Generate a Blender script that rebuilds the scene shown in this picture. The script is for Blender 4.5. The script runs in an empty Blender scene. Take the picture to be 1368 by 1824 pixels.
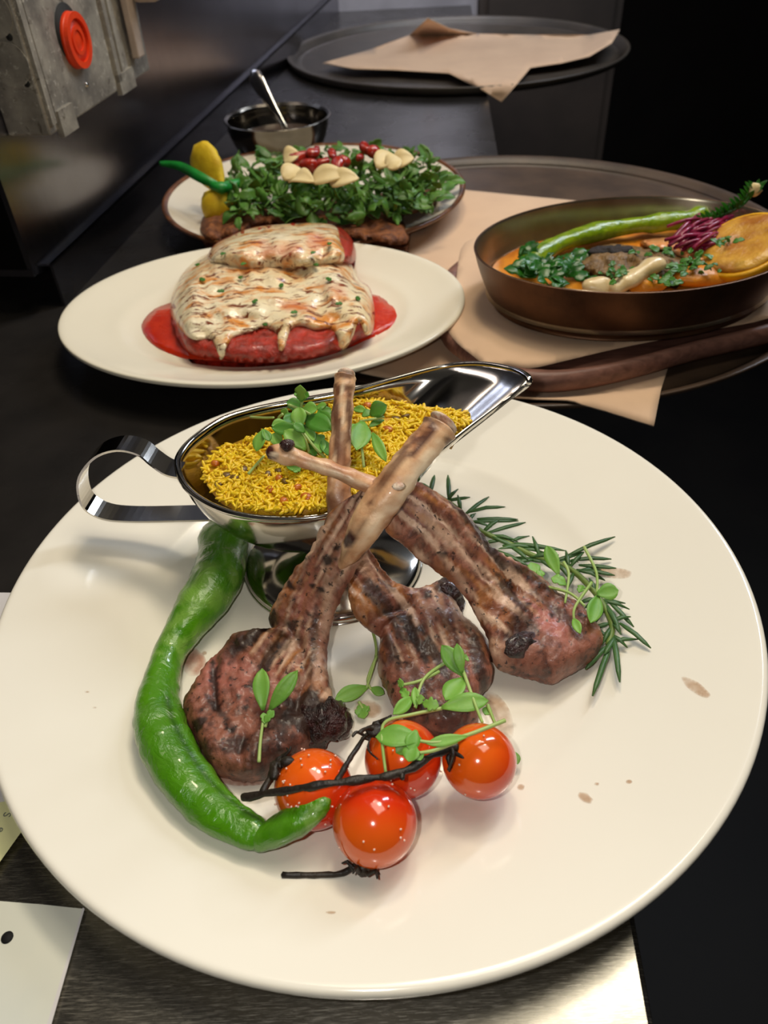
import bpy, bmesh, math, random
from mathutils import Vector, Matrix, noise
from mathutils.geometry import delaunay_2d_cdt
R = random.Random(7)
SC = bpy.context.scene
COL = SC.collection
V = Vector

# ------------------------------------------------------------------ camera
PITCH, ROLL, F, H = math.radians(41.241), math.radians(-2.9316), 1370.0, 0.258
fw = V((0, math.cos(PITCH), -math.sin(PITCH)))
r0 = V((1, 0, 0)); u0 = r0.cross(fw)
rt = math.cos(ROLL)*r0 + math.sin(ROLL)*u0
up = -math.sin(ROLL)*r0 + math.cos(ROLL)*u0
CAM = V((0, 0, H))

def ray(px, py):
    return fw + rt*((px-684)/F) - up*((py-912)/F)
def P(px, py, z=0.0):                  # where a sight line meets the level z
    d = ray(px, py); return CAM + d*((z-H)/d.z)
def RY(px, py, Y):                     # where it meets the upright plane y = Y
    d = ray(px, py); return CAM + d*(Y/d.y)
WA = math.radians(8.8)
WU = V((math.sin(WA), math.cos(WA), 0)); WV = V((math.cos(WA), -math.sin(WA), 0)); W0 = V((-0.236, 0.575, 0))
def RW(px, py, off=0.0):               # where it meets the left wall (moved off it by off)
    d = ray(px, py); return CAM + d*(((W0-CAM).dot(WV)+off)/d.dot(WV))
def WP(u, v, z):                       # point in the wall's own frame
    return W0 + WU*u + WV*v + V((0, 0, z))

cd = bpy.data.cameras.new('camera'); cam = bpy.data.objects.new('camera', cd); COL.objects.link(cam)
cd.sensor_fit = 'VERTICAL'; cd.sensor_height = 24; cd.lens = 24*F/1824
cd.clip_start = 0.01; cd.clip_end = 30
m = Matrix((rt, up, -fw)).transposed().to_4x4(); m.translation = CAM; cam.matrix_world = m
cd.dof.use_dof = True; cd.dof.focus_distance = 0.30; cd.dof.aperture_fstop = cd.lens/1000/0.0017
SC.camera = cam

# ------------------------------------------------------------------ materials
def lin(c):
    def f(v):
        v /= 255.0
        return v/12.92 if v <= 0.04045 else ((v+0.055)/1.055)**2.4
    return (f(c[0]), f(c[1]), f(c[2]), 1)
class NB:
    def __init__(s, name):
        s.m = bpy.data.materials.new(name); s.m.use_nodes = True; s.nt = s.m.node_tree; s.n = s.nt.nodes
        s.b = s.n['Principled BSDF']; s.tc = s.n.new('ShaderNodeTexCoord')
    def link(s, a, b): s.nt.links.new(a, b)
    def noise(s, scale, detail=4, rough=.55, dist=0, stretch=None):
        t = s.n.new('ShaderNodeTexNoise'); t.inputs['Scale'].default_value = scale; t.inputs['Detail'].default_value = detail
        t.inputs['Roughness'].default_value = rough; t.inputs['Distortion'].default_value = dist
        src = s.tc.outputs['Object']
        if stretch:
            mp = s.n.new('ShaderNodeMapping'); mp.inputs['Scale'].default_value = stretch[0]; mp.inputs['Rotation'].default_value = stretch[1]
            s.link(src, mp.inputs[0]); src = mp.outputs[0]
        s.link(src, t.inputs['Vector']); return t.outputs[0]
    def voro(s, scale, feature='F1'):
        t = s.n.new('ShaderNodeTexVoronoi'); t.inputs['Scale'].default_value = scale; t.feature = feature
        s.link(s.tc.outputs['Object'], t.inputs['Vector']); return t.outputs['Distance']
    def attr(s, name):
        a = s.n.new('ShaderNodeAttribute'); a.attribute_name = name; return a.outputs['Fac']
    def ramp(s, fac, lo, hi):
        t = s.n.new('ShaderNodeMapRange'); t.inputs[1].default_value = lo; t.inputs[2].default_value = hi
        s.link(fac, t.inputs[0]); return t.outputs[0]
    def math(s, op, a, b):
        t = s.n.new('ShaderNodeMath'); t.operation = op
        for i, v in enumerate((a, b)):
            if isinstance(v, (int, float)): t.inputs[i].default_value = v
            else: s.link(v, t.inputs[i])
        return t.outputs[0]
    def mix(s, fac, a, b):
        t = s.n.new('ShaderNodeMix'); t.data_type = 'RGBA'
        if isinstance(fac, (int, float)): t.inputs[0].default_value = fac
        else: s.link(fac, t.inputs[0])
        for i, v in ((6, a), (7, b)):
            if isinstance(v, tuple): t.inputs[i].default_value = v
            else: s.link(v, t.inputs[i])
        return t.outputs[2]
    def col(s, c):
        if isinstance(c, tuple): s.b.inputs['Base Color'].default_value = c
        else: s.link(c, s.b.inputs['Base Color'])
    def set(s, **k):
        N = dict(rough='Roughness', metal='Metallic', coat='Coat Weight', coatr='Coat Roughness', sss='Subsurface Weight', ior='IOR',
                 spec='Specular IOR Level', trans='Transmission Weight', alpha='Alpha', sheen='Sheen Weight')
        for q, v in k.items():
            i = s.b.inputs[N[q]]
            if isinstance(v, (int, float)): i.default_value = v
            else: s.link(v, i)
        if 'sss' in k:
            s.b.inputs['Subsurface Radius'].default_value = (1, .5, .3); s.b.inputs['Subsurface Scale'].default_value = .003
        return s
    def bump(s, h, strength=.3, dist=.001):
        t = s.n.new('ShaderNodeBump'); t.inputs['Strength'].default_value = strength; t.inputs['Distance'].default_value = dist
        s.link(h, t.inputs['Height'])
        if s.b.inputs['Normal'].links: s.link(s.b.inputs['Normal'].links[0].from_socket, t.inputs['Normal'])
        s.link(t.outputs[0], s.b.inputs['Normal'])
        return s
def simple(name, c, c2=None, ns=60, rough=.5, bump=0, bs=None, bd=.001, **k):
    nb = NB(name)
    if c2: nb.col(nb.mix(nb.ramp(nb.noise(ns), .35, .65), lin(c), lin(c2)))
    else: nb.col(lin(c))
    nb.set(rough=rough, **k)
    if bump: nb.bump(nb.noise(bs or ns*2), bump, bd)
    return nb.m

MT = {}
MT['china'] = simple('china', (240, 234, 220), (237, 231, 217), 12, .16, spec=.5, coat=.25, coatr=.08)
MT['china_ivory'] = simple('china_ivory', (236, 228, 208), (232, 224, 204), 12, .2, spec=.5)
MT['china_speck'] = simple('china_speck', (226, 216, 196), (218, 206, 184), 12, .25)
MT['brown_rim'] = simple('brown_glaze', (120, 74, 40), (80, 48, 26), 90, .3)
nb = NB('polished_steel'); nb.col(lin((205, 200, 192))); nb.set(metal=1, rough=nb.ramp(nb.noise(40, 3), -1.2, 2.6)); nb.b.inputs['Roughness'].links[0].from_node.inputs[3].default_value = .04
nb.b.inputs['Roughness'].links[0].from_node.inputs[4].default_value = .2; MT['steel'] = nb.m
def brushed(name, c, lo, hi, st, rot, bs=.25):
    nb = NB(name)
    n1 = nb.noise(60, 6, .7, 0, ((1, 30, 1), (0, 0, rot))); n2 = nb.noise(7, 4)
    n3 = nb.noise(90, 3, .6, 0, ((25, 1, 1), (0, 0, rot+.9)))
    nb.col(nb.mix(nb.ramp(n2, .3, .7), lin(c), lin(tuple(v*.8 for v in c))))
    rr = nb.ramp(n1, .3, .7); rr.node.inputs[3].default_value = lo; rr.node.inputs[4].default_value = hi
    nb.set(metal=1, rough=rr); nb.bump(n1, bs, .0004); nb.bump(n3, bs*.6, .0004)
    return nb.m
nb = NB('scratched_steel'); big = nb.noise(26, 5, .65)
s1 = nb.noise(30, 3, .6, .2, ((5, 90, 1), (0, 0, -.75))); s2 = nb.noise(24, 3, .6, .2, ((7, 110, 1), (0, 0, .35))); s3 = nb.noise(40, 3, .6, .1, ((5, 120, 1), (0, 0, -1.25)))
sc_ = nb.math('ADD', nb.math('ADD', nb.ramp(s1, .52, .72), nb.ramp(s2, .56, .75)), nb.ramp(s3, .56, .75))
nb.col(nb.mix(nb.math('MULTIPLY', sc_, .32), nb.mix(nb.ramp(big, .3, .7), lin((150, 146, 138)), lin((120, 116, 108))), lin((226, 220, 206))))
rr = nb.ramp(nb.math('ADD', big, nb.math('MULTIPLY', sc_, .3)), .3, .9); rr.node.inputs[3].default_value = .2; rr.node.inputs[4].default_value = .36
nb.set(metal=1, rough=rr); nb.bump(sc_, .07, .0002); MT['counter_steel'] = nb.m
MT['wall_steel'] = brushed('wall_steel', (150, 149, 158), .16, .27, 6, 1.5, .05)
MT['back_steel'] = brushed('back_steel', (190, 188, 196), .3, .5, 6, 1.5, .08); MT['back_steel'].node_tree.nodes['Principled BSDF'].inputs['Metallic'].default_value = .4
nb = NB('galvanised_steel'); n = nb.noise(220, 6, .7); n2 = nb.noise(45, 4, .6)
c = nb.mix(nb.ramp(n2, .35, .65), lin((166, 160, 148)), lin((118, 113, 106))); c = nb.mix(nb.ramp(n, .58, .68), c, lin((206, 200, 188)))
c = nb.mix(nb.ramp(nb.noise(70, 5, .7, 1.), .6, .7), c, lin((70, 58, 46))); nb.col(c); nb.set(metal=.35, rough=.5); nb.bump(n, .25, .0006); MT['galv'] = nb.m
nb = NB('black_worktop'); n = nb.noise(25, 5); nb.col(nb.mix(nb.ramp(n, .3, .7), lin((30, 28, 27)), lin((40, 37, 35))))
rr = nb.ramp(nb.noise(14, 4), .3, .7); rr.node.inputs[3].default_value = .2; rr.node.inputs[4].default_value = .34; nb.set(rough=rr, spec=.4); nb.bump(nb.noise(400), .1, .0003); MT['black'] = nb.m
MT['dark'] = simple('dark_paint', (26, 25, 27), (34, 32, 33), 6, .5)
MT['darkbrown'] = simple('dark_brown_panel', (48, 42, 38), (58, 50, 45), 8, .55, .1, 60)
MT['floor'] = simple('floor_tile', (13, 13, 15), (20, 19, 19), 5, .6, spec=.2)
MT['tray'] = simple('brown_tray', (84, 66, 52), (66, 52, 42), 30, .42, .15, 300)
MT['tray_far'] = simple('dark_tray', (70, 62, 54), (56, 50, 44), 30, .45, .15, 300)
MT['napkin'] = None
nb = NB('linen'); w1 = nb.noise(900, 2, .5, 0, ((1, 6, 1), (0, 0, .4))); w2 = nb.noise(900, 2, .5, 0, ((6, 1, 1), (0, 0, .4)))
nb.col(nb.mix(nb.ramp(nb.noise(18, 4), .3, .7), lin((226, 192, 160)), lin((214, 180, 150)))); nb.set(rough=.9, spec=.15, sheen=.2); nb.bump(nb.math('ADD', w1, w2), .3, .0004); MT['napkin'] = nb.m
nb = NB('stained_wood'); n = nb.noise(30, 6, .6, .6, ((2, 14, 6), (0, 0, .2))); nb.col(nb.mix(nb.ramp(n, .3, .7), lin((142, 100, 86)), lin((100, 66, 56)))); nb.set(rough=.5); nb.bump(n, .2, .0008); MT['wood'] = nb.m
nb = NB('copper_pan'); n = nb.noise(28, 6, .65); nb.col(nb.mix(nb.ramp(n, .3, .7), lin((112, 78, 54)), lin((74, 52, 38)))); nb.set(metal=.8, rough=.42); MT['copper'] = nb.m
nb = NB('pan_lining'); n = nb.noise(22, 5, .65); nb.col(nb.mix(nb.ramp(n, .3, .7), lin((190, 180, 160)), lin((140, 126, 104)))); nb.set(metal=.9, rough=.24); MT['panin'] = nb.m
# food
def meat(name, a, b, pk):
    nb = NB(name); n1 = nb.noise(190, 8, .65, .4); n2 = nb.noise(60, 5, .6)
    c = nb.mix(nb.ramp(n2, .32, .68), lin(a), lin(b)); c = nb.mix(nb.math('MULTIPLY', nb.ramp(n1, .45, .63), .8), c, lin((62, 30, 22)))
    c = nb.mix(nb.attr('pink'), c, lin(pk)); f = nb.mix(nb.ramp(nb.noise(120, 5), .35, .65), lin((190, 124, 64)), lin((128, 68, 34)))
    c = nb.mix(nb.attr('fat'), c, f); c = nb.mix(nb.attr('pale'), c, lin((216, 178, 150)))
    ch = nb.math('ADD', nb.attr('char'), nb.math('MULTIPLY', nb.ramp(nb.noise(380, 4, .6), .61, .66), .9))
    ch = nb.math('MINIMUM', ch, 1.0)
    c = nb.mix(nb.math('MULTIPLY', ch, .93), c, lin((32, 18, 14))); nb.col(c)
    rr = nb.ramp(nb.noise(150, 3), .3, .7); rr.node.inputs[3].default_value = .25; rr.node.inputs[4].default_value = .55
    nb.set(rough=rr, coat=.25, coatr=.22); nb.bump(n1, .45, .0012); nb.bump(nb.noise(900, 6, .7), .55, .0006); return nb.m
MT['lamb'] = meat('grilled_lamb', (160, 100, 80), (122, 70, 50), (180, 106, 92))
MT['burnt'] = simple('charred_crust', (60, 28, 26), (20, 12, 11), 260, .35, .9, 500, .002, coat=.4)
nb = NB('roasted_bone'); n = nb.noise(70, 5, .6, .3); c = nb.mix(nb.ramp(n, .35, .62), lin((238, 198, 154)), lin((190, 134, 94)))
c = nb.mix(nb.attr('char'), c, lin((64, 24, 20))); c = nb.mix(nb.attr('pale'), c, lin((250, 226, 192))); nb.col(c); nb.set(rough=.4, coat=.15); nb.bump(nb.noise(200, 5), .4, .0012); MT['bone'] = nb.m
MT['marrow'] = simple('marrow', (232, 214, 192), (176, 130, 104), 300, .5, .6, 500, .001)
MT['rice'] = simple('saffron_rice', (240, 204, 36), (228, 182, 22), 300, .4, sss=.15)
MT['ricebase'] = simple('rice_mass', (206, 160, 18), (184, 130, 14), 200, .5, .6, 500, .002)
MT['lentil'] = simple('lentil', (112, 84, 28), (92, 62, 20), 300, .4)
MT['raisin'] = simple('fried_raisin', (206, 118, 26), (158, 72, 16), 250, .35, .6, 400, .001, coat=.3)
nb = NB('chili_skin'); n = nb.noise(90, 6, .6, .8, ((1, 1, 1), (0, 0, 0))); n2 = nb.noise(28, 4)
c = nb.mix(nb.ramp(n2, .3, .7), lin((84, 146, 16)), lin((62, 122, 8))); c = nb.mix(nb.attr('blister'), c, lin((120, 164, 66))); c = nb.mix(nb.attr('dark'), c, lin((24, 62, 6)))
nb.col(c); nb.set(rough=.2, coat=.5, coatr=.06); nb.bump(n, .6, .0034); nb.bump(nb.noise(260, 4), .25, .0008); MT['chili'] = nb.m
nb = NB('tomato_skin'); n = nb.noise(35, 3); c = nb.mix(nb.ramp(n, .3, .7), lin((218, 62, 18)), lin((204, 40, 14))); c = nb.mix(nb.attr('top'), c, lin((230, 96, 20))); nb.col(c); nb.set(rough=.13, coat=.5, coatr=.05, sss=.12); nb.bump(nb.noise(300, 3), .06, .0006); MT['tomato'] = nb.m
MT['salt'] = simple('salt_grain', (236, 200, 180), None, 9, .2)
MT['vine'] = simple('charred_vine', (44, 34, 22), (22, 16, 12), 150, .5, .6, 400, .001)
def leafm(name, a, b, rough=.45, bs=160):
    nb = NB(name); nb.col(nb.mix(nb.ramp(nb.noise(70, 4), .3, .7), lin(a), lin(b))); nb.set(rough=rough, spec=.4, sss=.1); nb.bump(nb.noise(bs, 4), .35, .0008); return nb.m
MT['cress'] = leafm('cress_leaf', (128, 178, 76), (98, 154, 56))
MT['cress_dark'] = leafm('cress_leaf_dark', (86, 146, 52), (64, 122, 38))
MT['cress_stem'] = leafm('cress_stem', (176, 196, 122), (150, 182, 96))
MT['rosemary'] = leafm('rosemary_needle', (74, 112, 58), (44, 78, 36), .4)
MT['rosemary_stem'] = leafm('rosemary_stem', (124, 148, 70), (96, 118, 52))
MT['arugula'] = leafm('salad_leaf', (96, 140, 52), (44, 88, 26), .4, 260)
MT['parsley'] = leafm('herb_leaf', (40, 104, 22), (20, 72, 14), .3, 220)
MT['herb'] = leafm('chopped_herb', (70, 128, 40), (44, 96, 26), .4)
MT['dice'] = simple('tomato_dice', (178, 46, 28), (128, 24, 16), 120, .22, .3, 200, coat=.3)
MT['shaving'] = simple('hard_cheese', (230, 210, 160), (220, 196, 140), 60, .5)
MT['crumb'] = simple('breadcrumb', (150, 88, 40), (92, 46, 20), 160, .55, .9, 420, .003)
MT['tomsauce'] = simple('tomato_sauce', (206, 52, 14), (186, 36, 10), 90, .25, .5, 260, .0015, coat=.2)
nb = NB('sauced_crust'); n = nb.noise(110, 6, .65); c = nb.mix(nb.ramp(n, .35, .65), lin((196, 48, 26)), lin((126, 34, 18))); nb.col(c); nb.set(rough=.3, coat=.3); nb.bump(n, .8, .004); MT['crust'] = nb.m
nb = NB('toasted_cheese'); n1 = nb.noise(42, 5, .6, .7, ((1, 2.6, 1), (0, 0, -.5))); n2 = nb.noise(95, 5, .65, .5, ((1, 3.2, 1), (0, 0, -.3))); n3 = nb.noise(22, 3)
c = nb.mix(nb.ramp(n3, .35, .65), lin((244, 232, 200)), lin((240, 216, 168))); c = nb.mix(nb.ramp(n1, .48, .64), c, lin((224, 144, 60))); c = nb.mix(nb.ramp(n2, .535, .61), c, lin((120, 54, 20))); c = nb.mix(nb.attr('red'), c, lin((214, 108, 78)))
nb.col(c); nb.set(rough=.28, coat=.25); nb.bump(nb.noise(70, 5), .5, .004); MT['cheese'] = nb.m
MT['lemonwrap'] = simple('yellow_mesh', (228, 196, 30), (208, 170, 16), 120, .6, .5, 700, .001)
MT['ribbon'] = simple('green_ribbon', (24, 140, 50), (14, 110, 36), 90, .4)
MT['puree'] = simple('orange_puree', (224, 148, 36), (206, 116, 22), 60, .35, .5, 160, .003)
MT['blister'] = simple('blistered_green_pepper', (134, 158, 20), (96, 128, 14), 120, .25, .6, 200, .002, coat=.3)
MT['fish'] = simple('spiced_fish', (140, 106, 56), (96, 70, 36), 150, .45, .8, 320, .003)
MT['prawn'] = simple('pink_prawn', (236, 176, 112), (214, 128, 72), 130, .3, .3, 220, coat=.3)
MT['squid'] = simple('pale_squid', (226, 204, 160), (206, 176, 120), 90, .3, .3, 200, coat=.3)
MT['onion'] = simple('pickled_onion', (150, 22, 70), (110, 10, 46), 150, .3, coat=.2)
MT['lemonflesh'] = simple('grilled_lemon', (220, 168, 62), (168, 104, 30), 70, .35, .5, 180, .002)
MT['rind'] = simple('lemon_rind', (232, 176, 18), (214, 152, 10), 80, .35, .3, 400)
MT['orange'] = simple('orange_plastic', (226, 62, 12), (214, 52, 10), 60, .4)
MT['hole'] = simple('dark_hole', (8, 8, 8), None, 9, .8)
MT['beige'] = simple('beige_plastic', (178, 160, 146), (160, 142, 128), 60, .5)
MT['card'] = simple('laminated_card', (222, 222, 208), (214, 216, 206), 20, .22, coat=.5)
MT['slip'] = simple('yellow_slip', (220, 218, 164), (212, 210, 158), 20, .7)
MT['sheet'] = simple('white_sheet', (214, 210, 210), (206, 202, 204), 20, .6)
MT['ink'] = simple('grey_ink', (120, 124, 110), None, 9, .7)
nb = NB('meat_juice'); nb.col(lin((196, 150, 104))); nb.set(rough=.12, alpha=nb.math('MULTIPLY', nb.attr('a'), nb.ramp(nb.noise(90, 4), .25, .7))); MT['juice'] = nb.m
nb = NB('meat_juice_red'); nb.col(lin((196, 116, 84))); nb.set(rough=.12, alpha=nb.math('MULTIPLY', nb.attr('a'), nb.ramp(nb.noise(90, 4), .2, .6))); MT['juice_red'] = nb.m

# ------------------------------------------------------------------ object helpers
def thing(name, label, cat, loc=(0, 0, 0), group=None):
    o = bpy.data.objects.new(name, None); COL.objects.link(o); o.empty_display_size = .01
    o.location = loc; tag(o, label, cat, group); return o
def tag(o, label=None, cat=None, group=None, kind=None):
    if label: o['label'] = label
    if cat: o['category'] = cat
    if group: o['group'] = group
    if kind: o['kind'] = kind
    return o
def wloc(o):
    l = V((0, 0, 0))
    while o: l += o.location; o = o.parent
    return l
def mesh(name, vf, mat, parent=None, smooth=True, attrs=None, loc=None):
    vs, fs = vf
    base = wloc(parent) if parent else V((0, 0, 0))
    if loc is None:
        loc = V((0, 0, 0)) if parent else V((sum(v[0] for v in vs)/len(vs), sum(v[1] for v in vs)/len(vs), min(v[2] for v in vs)))
    else: loc = V(loc)-base
    off = base+loc
    me = bpy.data.meshes.new(name); me.from_pydata([tuple(V(v)-off) for v in vs], [], fs)
    bm = bmesh.new(); bm.from_mesh(me); bmesh.ops.recalc_face_normals(bm, faces=bm.faces); bm.to_mesh(me); bm.free()
    if isinstance(mat, (list, tuple)):
        for q in mat: me.materials.append(q)
    else: me.materials.append(mat)
    if smooth:
        for p in me.polygons: p.use_smooth = True
    if attrs:
        for k, vals in attrs.items():
            a = me.attributes.new(k, 'FLOAT', 'POINT'); a.data.foreach_set('value', vals)
    o = bpy.data.objects.new(name, me); COL.objects.link(o); o.location = loc
    if parent: o.parent = parent
    return o
def join(*vfs):
    vs, fs = [], []
    for a, b in vfs:
        k = len(vs); vs += list(a); fs += [tuple(i+k for i in f) for f in b]
    return vs, fs
def box(p0, p1, T=None):
    (x0, y0, z0), (x1, y1, z1) = p0, p1
    vs = [V((x, y, z)) for x in (x0, x1) for y in (y0, y1) for z in (z0, z1)]
    if T: vs = [T(v) for v in vs]
    return vs, [(0, 1, 3, 2), (4, 6, 7, 5), (0, 4, 5, 1), (2, 3, 7, 6), (0, 2, 6, 4), (1, 5, 7, 3)]
def prism(poly, z0, z1):
    n = len(poly); vs = [V((p[0], p[1], z0)) for p in poly]+[V((p[0], p[1], z1)) for p in poly]
    return vs, [tuple(range(n))[::-1], tuple(range(n, 2*n))]+[(i, (i+1) % n, n+(i+1) % n, n+i) for i in range(n)]
def cr(pts, n, closed=False):          # Catmull-Rom resampling of tuples
    pts = [tuple(p) for p in pts]; out = []; N = len(pts); segs = N if closed else N-1
    for i in range(segs):
        g = (lambda k: pts[k % N]) if closed else (lambda k: pts[max(0, min(N-1, k))])
        a, b, c, d = g(i-1), g(i), g(i+1), g(i+2)
        for j in range(n):
            t = j/n
            out.append(tuple(.5*(2*q1+(q2-q0)*t+(2*q0-5*q1+4*q2-q3)*t*t+(3*q1-q0-3*q2+q3)*t**3) for q0, q1, q2, q3 in zip(a, b, c, d)))
    if not closed: out.append(pts[-1])
    return out
def tube(pts, rad, seg=10, flat=None, amp=0, ns=150, caps=True, hint=None):
    pts = [V(p) for p in pts]; n = len(pts); vs, fs = [], []
    if not hasattr(rad, '__len__'): rad = [rad]*n
    prev = None
    for i, p in enumerate(pts):
        t = (pts[min(n-1, i+1)]-pts[max(0, i-1)])
        if t.length < 1e-9: t = V((0, 0, 1))
        t.normalize()
        if prev is None:
            a = V(hint) if hint else (V((0, 0, 1)) if abs(t.z) < .9 else V((1, 0, 0)))
        else: a = prev
        a = (a-t*a.dot(t)); a.normalize(); prev = a; b = t.cross(a)
        for k in range(seg):
            th = 2*math.pi*k/seg; fl = flat if flat else 1
            q = p+(a*math.cos(th)*fl+b*math.sin(th))*rad[i]
            if amp: q += (q-p).normalized()*amp*noise.noise(q*ns)
            vs.append(q)
    for i in range(n-1):
        for k in range(seg): fs.append((i*seg+k, i*seg+(k+1) % seg, (i+1)*seg+(k+1) % seg, (i+1)*seg+k))
    if caps:
        t0 = (pts[0]-pts[1]).normalized()*rad[0]*.45; t1 = (pts[-1]-pts[-2]).normalized()*rad[-1]*.45
        vs.append(pts[0]+t0); vs.append(pts[-1]+t1); a, b = len(vs)-2, len(vs)-1
        for k in range(seg): fs.append((a, (k+1) % seg, k)); fs.append((b, (n-1)*seg+k, (n-1)*seg+(k+1) % seg))
    return vs, fs
def lathe(prof, c, seg=96, sx=1, sy=1, rot=0, wob=None):
    vs, fs = [], []; n = len(prof)
    for r, z in prof:
        for k in range(seg):
            th = 2*math.pi*k/seg; x, y = r*sx*math.cos(th), r*sy*math.sin(th)
            vs.append(V((c[0]+x*math.cos(rot)-y*math.sin(rot), c[1]+x*math.sin(rot)+y*math.cos(rot), c[2]+z)))
    for i in range(n-1):
        for k in range(seg): fs.append((i*seg+k, i*seg+(k+1) % seg, (i+1)*seg+(k+1) % seg, (i+1)*seg+k))
    return vs, fs
def blob(c, rx, ry, rz, seg=14, amp=.1, ns=120, rot=0, tilt=0):
    vs, fs = [], []; rings = max(6, seg*2//3); M = Matrix.Rotation(rot, 3, 'Z') @ Matrix.Rotation(tilt, 3, 'X'); c = V(c)
    for i in range(rings+1):
        ph = math.pi*i/rings
        for k in range(seg):
            th = 2*math.pi*k/seg; d = V((math.sin(ph)*math.cos(th), math.sin(ph)*math.sin(th), math.cos(ph)))
            q = V((d.x*rx, d.y*ry, d.z*rz)); q *= 1+amp*noise.noise((q+c)*ns)
            vs.append(c+M @ q)
    for i in range(rings):
        for k in range(seg): fs.append((i*seg+k, i*seg+(k+1) % seg, (i+1)*seg+(k+1) % seg, (i+1)*seg+k))
    return vs, fs
def nearest(poly, px, py):             # poly of (px,py,value): value, arc position, signed side offset (px) at the nearest point
    best = None; s0 = 0
    for i in range(len(poly)-1):
        a, b = poly[i], poly[i+1]; dx, dy = b[0]-a[0], b[1]-a[1]; L2 = dx*dx+dy*dy; t = ((px-a[0])*dx+(py-a[1])*dy)/L2
        tc = max(0, min(1, t)); ex, ey = px-a[0]-tc*dx, py-a[1]-tc*dy; D = ex*ex+ey*ey; L = math.sqrt(L2)
        if best is None or D < best[0]: best = (D, a[2]+(b[2]-a[2])*tc, s0+tc*L, (dx*ey-dy*ex)/L)
        s0 += L
    return best[1:]
def inside(poly, x, y):
    c = False; n = len(poly)
    for i in range(n):
        x1, y1 = poly[i][:2]; x2, y2 = poly[i-1][:2]
        if (y1 > y) != (y2 > y) and x < (x2-x1)*(y-y1)/(y2-y1)+x1: c = not c
    return c
def tri(contour, step, n=4):           # triangulated interior of a contour: points, triangles, boundary loop, edge distance
    B = cr(contour, n, True); pts = [V((b[0], b[1])) for b in B]; nb_ = len(pts)
    xs = [p.x for p in pts]; ys = [p.y for p in pts]; x = min(xs); row = 0
    y = min(ys); rr = random.Random(3)
    def dist(a, b):
        return min(math.hypot(a-q.x, b-q.y) for q in pts[:nb_])
    D = [0.0]*nb_
    while y < max(ys):
        x = min(xs)+(row % 2)*step*.5
        while x < max(xs):
            jx, jy = x+rr.uniform(-.2, .2)*step, y+rr.uniform(-.2, .2)*step
            if inside(B, jx, jy):
                d = dist(jx, jy)
                if d > step*.45: pts.append(V((jx, jy))); D.append(d)
            x += step
        y += step*.87; row += 1
    r = delaunay_2d_cdt(pts, [(i, (i+1) % nb_) for i in range(nb_)], [], 1, 1e-6)
    vs = r[0]; fs = r[2]; orig = r[3]
    DD = [min((D[i] for i in o), default=0) if o else 0 for o in orig]
    edge = {}
    for f in fs:
        for a, b in zip(f, f[1:]+f[:1]): edge[(min(a, b), max(a, b))] = edge.get((min(a, b), max(a, b)), 0)+1
    be = [e for e, c in edge.items() if c == 1]
    return [(v.x, v.y) for v in vs], [tuple(f) for f in fs], be, DD
def slab(contour, step, top, bot, n=4, attrs=None):
    """solid between two surfaces over a contour; top/bot(px,py,d) -> world point; returns verts, faces, attribute lists"""
    pts, fs, be, D = tri(contour, step, n); N = len(pts)
    A = [top(p[0], p[1], d) for p, d in zip(pts, D)]; B = [bot(p[0], p[1], d) for p, d in zip(pts, D)]
    F = list(fs)+[tuple(i+N for i in f[::-1]) for f in fs]+[(a, b, b+N, a+N) for a, b in be]
    at = {k: [fn(p[0], p[1], d) for p, d in zip(pts, D)]*2 for k, fn in (attrs or {}).items()}
    return (A+B, F), at
def nz(x, y, s, o=0.0): return noise.noise(V((x*s+o, y*s-o, o*1.7)))
def mound(name, contour, step, ztop, floor, mat, parent=None, edge=14, n=4, attrs=None, rough=0, rs=.03, lift=0):
    """food lying on something: the seen surface above, down to the floor level"""
    def z(px, py, d):
        k = math.sqrt(max(0, 1-(1-min(1, d/edge))**2)); f = floor
        return f+(ztop(px, py)-f)*k+lift+rough*nz(px, py, rs)*k
    def top(px, py, d): return P(px, py, z(px, py, d))
    def bot(px, py, d):
        q = P(px, py, z(px, py, d)); return V((q.x, q.y, min(floor, q.z)-.0004))
    vf, at = slab(contour, step, top, bot, n, attrs); return mesh(name, vf, mat, parent, True, at)
def leaf(base, tip, w, n=V((0, 0, 1)), cup=.2, lobes=0, seg=7, bend=0.0, shape=.9):
    base, tip = V(base), V(tip); ax = tip-base; L = ax.length; ax.normalize(); s = ax.cross(n)
    if s.length < 1e-6: s = V((1, 0, 0))
    s.normalize(); nn = s.cross(ax); vs, fs = [], []
    for i in range(seg+1):
        t = i/seg; ww = w*.5*math.sin(math.pi*min(1, t**shape*.97+.03))**.75
        if lobes: ww *= .55+.45*abs(math.sin(math.pi*t*lobes))
        c = base+ax*L*t+nn*bend*L*math.sin(math.pi*t)
        for k in (-1, -.5, 0, .5, 1): vs.append(c+s*ww*k+nn*cup*ww*(k*k))
    for i in range(seg):
        for k in range(4): fs.append((i*5+k, i*5+k+1, i*5+k+6, i*5+k+5))
    return vs, fs
def thicken(o, t=.0003):
    md = o.modifiers.new('solid', 'SOLIDIFY'); md.thickness = t; md.offset = 0; return o
def pxm(px, py, z, n):                  # size in metres of n photo pixels at a point
    return n/F*(P(px, py, z)-CAM).dot(fw)

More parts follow.
